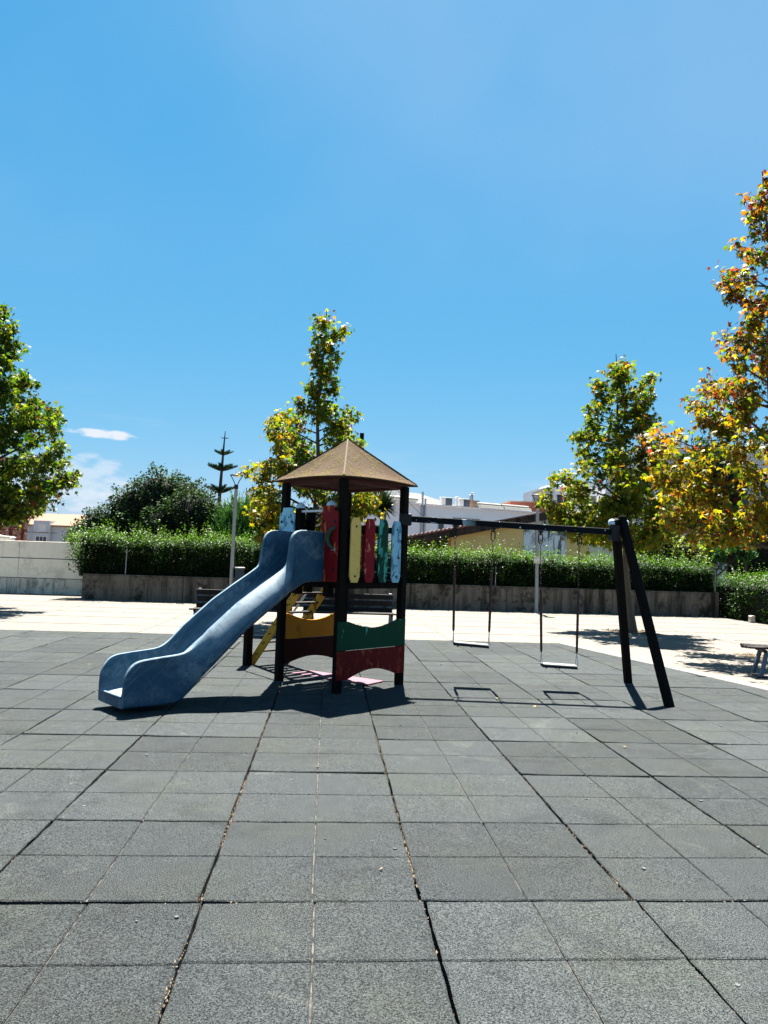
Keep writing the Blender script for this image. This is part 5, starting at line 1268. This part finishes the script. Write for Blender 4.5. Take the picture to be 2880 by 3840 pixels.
# ------------------------------------------------------------------ buildings
def bld(name, base_, label): return tag(empty(name, base_), label, 'building')
def window(T, bs, o, u, n, w, h, mat='pane', frame=.06, recess=.0, shutter=0.0, sill=True, mull=1):
    """window at o (lower left corner) on a facade with direction u and outward normal n"""
    o, u, n = V(o), V(u).normalized(), V(n).normalized(); c = o + u * w / 2 + UZ * h / 2
    fm = MB(bs)
    for k_ in (0, w): fm.obox(o + u * k_ + UZ * h / 2 + n * .02, u * frame / 2, n * .03, UZ * (h / 2 + frame / 2))
    for k_ in (0, h): fm.obox(o + u * w / 2 + UZ * k_ + n * .021, u * (w / 2 - frame / 2), n * .028, UZ * frame / 2)
    for k_ in range(1, mull + 1): fm.obox(o + u * w * k_ / (mull + 1) + UZ * h / 2 + n * .019, u * frame * .35, n * .02, UZ * (h / 2 - frame / 2))
    F = fm.build('window', MT['frame'], T)
    m = MB(bs); m.obox(c + n * .006, u * (w / 2), n * .004, UZ * (h / 2)); m.build('pane', MT[mat], F)
    if shutter > 0:
        for j in range(max(1, int(shutter * h / .12))):
            m = MB(bs); m.obox(o + u * w / 2 + UZ * (h - .06 - .12 * j) + n * .022, u * (w / 2 - .03), n * .006, UZ * .057); m.build('shutter_slat', MT['shutter'], F)
    if sill:
        m = MB(bs); m.obox(o + u * w / 2 - UZ * (frame / 2 + .035) + n * .05, u * (w / 2 + .08), n * .06, UZ * .03); m.build('sill', MT['frame'], F)
    return F
# ochre gabled building behind the hedge
bs = (9.4, 33, 0); T = bld('gabled_building', bs, 'low ochre gabled building with mouldy fascia behind the swings')
EV, AP, ER = (3.2, 2.50), (10.75, 4.15), (15.9, 1.95)
def roofz(x): return EV[1] + (AP[1] - EV[1]) * (x - EV[0]) / (AP[0] - EV[0]) if x < AP[0] else AP[1] + (ER[1] - AP[1]) * (x - AP[0]) / (ER[0] - AP[0])
for a, b_, mt, yf, nm in ((3.7, 5.57, 'greenwall', 33.9, 'recessed_wall'), (5.57, 8.93, 'ochre', 33.0, 'wall'), (8.93, 10.93, 'mouldwall', 32.97, 'wall_patch'), (10.93, 12.0, 'ochre', 33.0, 'wall'), (12.0, 15.4, 'palewall', 33.02, 'wall')):
    poly = [(a, yf, 0), (b_ - .004, yf, 0), (b_ - .004, yf, roofz(b_) - .12)] + ([(AP[0], yf, AP[1] - .12)] if a < AP[0] < b_ else []) + [(a, yf, roofz(a) - .12)]
    m = MB(bs); m.prism(poly, (0, 9.0 if yf < 33.5 else 8.0, 0)); m.build(nm, MT[mt], T)
for p, q_ in ((EV, AP), (AP, ER)):
    m = MB(bs); m.prism([(p[0], 32.72, p[1]), (q_[0], 32.72, q_[1]), (q_[0], 32.72, q_[1] - .33), (p[0], 32.72, p[1] - .33)], (0, .10, 0)); m.build('fascia', MT['fascia'], T)
    m = MB(bs); m.prism([(p[0] - .02, 32.66, p[1] + .004), (q_[0] + .02, 32.66, q_[1] + .004), (q_[0] + .02, 43, q_[1] + .004), (p[0] - .02, 43, p[1] + .004)], (0, 0, .05)); m.build('roof', MT['redtile'], T)
tp = MB(); tp.lathe((0, 0, 0), [(.075, 0), (.09, .38)], 8); to = tp.build('verge_tile', MT['redtile']); TPM = to.data; bpy.data.objects.remove(to)
sl = math.atan2(AP[1] - EV[1], AP[0] - EV[0])
for i in range(19):
    x = EV[0] + .05 + i * .195; o = share('verge_tile', TPM, T, (x - bs[0], 32.62 - bs[1], roofz(x) + .06), (math.radians(-90), 0, 0), (.9, .8, .8))
m = MB(bs); m.tube([(6.1, 32.95, 3.02), (6.35, 32.85, 2.98), (6.5, 32.9, 2.9)], .03, 6); m.build('wall_bracket', MT['blackiron'], T)
# long white building with roof plant
bs = (9.5, 51, 0); T = bld('white_building', bs, 'long cool white building with solar tanks and air conditioners on its roof')
A, Bq = V((2.2, 47.5, 0)), V((16.6, 53.3, 0)); wu = (Bq - A).normalized(); wn_ = V((wu.y, -wu.x, 0)); L_ = (Bq - A).length
def wp(s, z, off=0): return A + wu * s + wn_ * off + UZ * z
m = MB(bs); m.prism([wp(0, 0), wp(L_, 0), wp(L_, 0) - wn_ * 9, wp(0, 0) - wn_ * 9], UZ * 5.36); m.build('wall', MT['bigwhite'], T)
m = MB(bs); m.beam(wp(-.02, 5.41, .03), wp(L_, 5.41, .03), .22, .08); m.build('parapet_cap', MT['bigwhite'], T)
# tiled hip roof set back
c0 = wp(5.3, 5.3) - wn_ * 4.5; m = MB(bs)
rp = [c0 + wu * -3.2 + wn_ * 2.6, c0 + wu * 4.6 + wn_ * 2.6, c0 + wu * 4.6 - wn_ * 3, c0 + wu * -3.2 - wn_ * 3]; r1, r2 = c0 + wu * -.3 + UZ * 1.35, c0 + wu * 1.2 + UZ * 1.30
m.add(rp + [r1, r2], [(0, 1, 5, 4), (1, 2, 5), (2, 3, 4, 5), (3, 0, 4), (3, 2, 1, 0)]); hr = m.build('hip_roof', MT['greytile'], T)
m = MB(bs); m.lathe(r1 - UZ * .06, [(.25, 0), (.3, .12), (.12, .26), (.1, .3)], 10); m.build('roof_vent', MT['blackiron'], hr)
m = MB(bs); m.tube([r1 + UZ * .2, r1 + UZ * 1.32], .022, 6); m.tube([r1 + UZ * 1.30 + wu * .05, r1 + UZ * 1.36 - wu * .75], .016, 6)
for k_ in range(6): m.tube([r1 + UZ * (1.31 + .006 * k_) - wu * (.1 + .11 * k_) - wn_ * .14, r1 + UZ * (1.31 + .006 * k_) - wu * (.1 + .11 * k_) + wn_ * .14], .008, 5)
m.build('antenna', MT['steel'], T)
for s0, w_ in ((6.62, 1.05), (8.1, 1.0)):
    ac = empty('air_conditioner', (0, 0, 0), parent=T)
    m = MB(bs); m.obox(wp(s0, 5.76, -.7), wu * w_ * .42, wn_ * .16, UZ * .32); m.build('casing', MT['ac'], ac, bevel=.03)
    m = MB(bs); m.obox(wp(s0 + .16, 5.74, -.53), wu * w_ * .25, wn_ * .012, UZ * .27); m.build('fan_grille', MT['grille'], ac)
for s0, s1 in ((9.15, 11.2), (11.28, 13.7)):
    m = MB(bs); a, b_ = wp(s0, 5.58, -.25), wp(s1, 5.56, -.25); m.obox((a + b_) / 2, (b_ - a) / 2, wn_ * .10 + UZ * .02, UZ * .10 - wn_ * .06); m.build('solar_panel', MT['solar'], T, bevel=.02)
    m = MB(bs); m.tube([wp(s0, 5.74, -.62), wp(s1, 5.72, -.62)], .17, 12); m.build('solar_tank', MT['solar'], T, smooth=.9)
m = MB(bs); a, b_ = wp(1.2, 5.70, -.4), wp(4.15, 5.68, -.4); m.tube([a, b_], .20, 12); m.build('solar_tank', MT['solar'], T, smooth=.9)
for s0, z1, r_ in ((8.95, 6.45, .07), (9.15, 6.62, .08), (7.85, 6.25, .17)):
    m = MB(bs); q_ = wp(s0, 0, -1.2); m.lathe(q_, [(r_, 5.3), (r_, z1 - .12), (r_ * 1.7, z1 - .1), (r_ * 1.4, z1 - .02), (r_ * .5, z1)], 10); m.build('flue', MT['steel'], T)
m = MB(bs); m.obox(wp(9.1, 5.72, -.9), wu * .36, wn_ * .2, UZ * .30); m.build('brick_stack', MT['soffit'], T)
m = MB(bs); m.obox(wp(2.9, 6.25, -2.2), wu * .62, wn_ * .5, UZ * .36); m.obox(wp(2.5, 5.7, -2.2), wu * .05, wn_ * .05, UZ * .4); m.obox(wp(3.3, 5.7, -2.2), wu * .05, wn_ * .05, UZ * .4); m.build('roof_cabinet', MT['ac'], T, bevel=.02)
for s0 in (4.30, 4.52):
    m = MB(bs); m.tube([wp(s0, 0, .1), wp(s0, 6.25 if s0 < 4.4 else 5.8, .1)], .075, 8); m.build('downpipe', MT['steel'], T, smooth=.9)
window(T, bs, wp(5.6, 3.1, .0), wu, wn_, .5, 1.5, shutter=0, sill=False, mull=0)
window(T, bs, wp(6.75, 2.9, .0), wu, wn_, 2.3, 1.75, sill=False, mull=2)
# brown-red roof volume beyond
bs = (16, 58, 0); T = bld('red_annex', bs, 'brown-red roof box behind the white building')
m = MB(bs); m.bb(14.3, 19.5, 57, 62, 0, 6.5); m.build('wall', MT['brownred'], T)
m = MB(bs); m.bb(14.2, 19.6, 56.9, 62.1, 6.5, 6.58); m.build('roof_edge', MT['soffit'], T)
# pale grey flats above the right lamp
bs = (23, 66, 0); T = bld('grey_flats', bs, 'pale grey flats with glazed bay showing above the right lamp')
m = MB(bs); m.bb(19.9, 30, 66, 74, 0, 8.9); m.build('wall', MT['bigwhite'], T)
m = MB(bs); m.bb(19.15, 20.35, 65.2, 68, 0, 8.45); m.build('bay', MT['whitehouse'], T)
m = MB(bs); m.prism([(19.05, 65.1, 8.40), (20.45, 65.1, 8.75), (20.45, 65.1, 8.87), (19.05, 65.1, 8.52)], (0, 3.2, 0)); m.build('bay_roof', MT['bigwhite'], T)
m = MB(bs); m.bb(20.4, 20.8, 65.9, 66.6, 8.9, 9.35); m.build('chimney', MT['soffit'], T)
m = MB(bs); m.bb(21.8, 30.1, 65.9, 74, 8.9, 9.35); m.build('parapet', MT['whitehouse'], T)
window(T, bs, (19.30, 65.2, 6.75), (1, 0, 0), (0, -1, 0), .92, 1.35, mull=1)
window(T, bs, (20.9, 66, 6.8), (1, 0, 0), (0, -1, 0), 1.3, 1.35, mull=1)
window(T, bs, (23.4, 66, 6.8), (1, 0, 0), (0, -1, 0), 1.3, 1.35, mull=1)
window(T, bs, (19.15, 67.4, 6.75), (0, -1, 0), (-1, 0, 0), 1.6, 1.35, mull=1)
# white tiled flats at the right
bs = (30, 52, 0); T = bld('tiled_flats', bs, 'white tiled block of flats with balconies behind the right-hand trees')
m = MB(bs); m.bb(24.0, 44, 50, 62, -1, 10.1); m.build('wall', MT['tilegrid'], T)
m = MB(bs); m.bb(23.9, 44.1, 49.9, 62.1, 10.1, 10.25); m.build('roof_edge', MT['bigwhite'], T)
for zf in (2.55, 5.5, 8.2):
    m = MB(bs); m.bb(25.4, 28.0, 49.1, 50, zf - .12, zf); b_o = m.build('balcony_slab', MT['soffit'], T)
    m = MB(bs); m.bb(25.4, 28.0, 49.06, 49.14, zf, zf + .55); m.build('balcony_front', MT['tilegrid'], b_o)
    m = MB(bs); m.tube([(25.4, 49.1, zf + .80), (28.0, 49.1, zf + .80)], .03, 6); m.tube([(25.4, 49.1, zf + .95), (28.0, 49.1, zf + .95)], .03, 6)
    for k_ in range(6): m.tube([(25.42 + k_ * .512, 49.1, zf + .55), (25.42 + k_ * .512, 49.1, zf + .95)], .018, 5)
    m.build('balcony_rail', MT['rail'], b_o)
    m = MB(bs); m.bb(25.5, 27.9, 49.985, 50.0, zf + .02, zf + 2.1); m.build('balcony_door', MT['pane'], T)
    window(T, bs, (28.9, 50, zf + .25), (1, 0, 0), (0, -1, 0), 1.05, 1.1, mull=1)
    window(T, bs, (32.4, 50, zf + .25), (1, 0, 0), (0, -1, 0), 1.5, 1.3, mull=1, shutter=.5)
    window(T, bs, (36.4, 50, zf + .25), (1, 0, 0), (0, -1, 0), 1.5, 1.3, mull=1, shutter=.3)
window(T, bs, (25.52, 49.98, 4.12), (1, 0, 0), (0, -1, 0), .95, .88, mull=0, shutter=.72)
window(T, bs, (24.4, 50, 7.2), (1, 0, 0), (0, -1, 0), .8, 1.0, mull=0, shutter=.5)
# white house with terracotta roof at the left
S_ = 1.458
def hx(x): return x * S_
def hz(z): return CAM_H + (z - CAM_H) * S_
bs = (hx(-17.5), 71, 0); T = bld('white_house', bs, 'white house with terracotta tiled roof beyond the white wall')
m = MB(bs); m.bb(hx(-21), hx(-15.4), 70, 78, 0, hz(3.02)); m.build('wall', MT['whitehouse'], T)
m = MB(bs); m.prism([(hx(-21.1), 69.7, hz(3.0)), (hx(-15.3), 69.7, hz(3.0)), (hx(-15.3), 74, hz(3.0) + 1.25), (hx(-21.1), 74, hz(3.0) + 1.25)], (0, 0, .1)); rf = m.build('roof', MT['terracotta'], T)
m = MB(bs); m.prism([(hx(-21.1), 78.3, hz(3.0)), (hx(-15.3), 78.3, hz(3.0)), (hx(-15.3), 74.02, hz(3.0) + 1.25), (hx(-21.1), 74.02, hz(3.0) + 1.25)], (0, 0, .1)); m.build('roof', MT['terracotta'], T)
m = MB(bs); m.bb(hx(-18.73), hx(-17.72), 69.6, 72, 0, hz(3.33)); m.build('dormer', MT['whitehouse'], T)
window(T, bs, (hx(-18.42), 69.6, hz(2.66)), (1, 0, 0), (0, -1, 0), hx(.46), hz(3.12) - hz(2.66), mat='frame', mull=0)
window(T, bs, (hx(-18.54), 69.6, hz(2.0)), (1, 0, 0), (0, -1, 0), hx(.68), hz(2.33) - hz(2.0), mull=2, sill=False)
for x0_ in (-16.42, -16.15):
    m = MB(bs); m.bb(hx(x0_), hx(x0_ + .17), 73, 73.4, hz(3.2), hz(3.66)); m.bb(hx(x0_) - .06, hx(x0_ + .17) + .06, 72.95, 73.45, hz(3.66), hz(3.66) + .06); m.build('chimney', MT['whitehouse'], rf)
m = MB(bs); m.tube([(hx(-16.43), 74, hz(3.4)), (hx(-16.43), 74, hz(4.02))], .025, 5); m.tube([(hx(-16.62), 74, hz(3.99)), (hx(-16.38), 74, hz(4.0))], .02, 5); m.build('antenna', MT['steel'], T)
m = MB(bs); m.tube([(hx(-19.2), 69.55, hz(2.58)), (hx(-17.2), 69.55, hz(2.56))], .02, 5); m.build('wall_cable', MT['cable'], T)
m = MB(bs); m.tube([(hx(-18.78), 69.55, hz(3.0)), (hx(-18.78), 69.55, 0)], .04, 6); m.tube([(hx(-17.68), 69.55, hz(3.0)), (hx(-17.68), 69.55, 0)], .04, 6); m.build('downpipe', MT['steel'], T)
# salmon brick building at the far left
bs = (-20, 44, 0); T = bld('salmon_building', bs, 'salmon brick building rising behind the left sweetgum')
m = MB(bs); m.prism([(-27, 42, 0), (-16.8, 42, 0), (-16.8, 42, 3.30), (-17.9, 42, 3.75), (-17.9, 42, 6.6), (-27, 42, 6.9)], (-5.0, 9, 0)); m.build('wall', MT['salmon'], T)
m = MB(bs); m.prism([(-27, 41.95, 5.0), (-16.78, 41.95, 2.46), (-16.78, 41.95, 2.56), (-27, 41.95, 5.1)], (0, .06, 0)); m.build('string_course', MT['brownred'], T)
m = MB(bs); m.prism([(-17.9, 41.9, 3.76), (-16.7, 41.9, 3.28), (-16.7, 41.9, 3.36), (-17.9, 41.9, 3.84)], (-5.0, 9.2, 0)); m.build('roof_edge', MT['brownred'], T)
# distant ground cover closing the view between the buildings
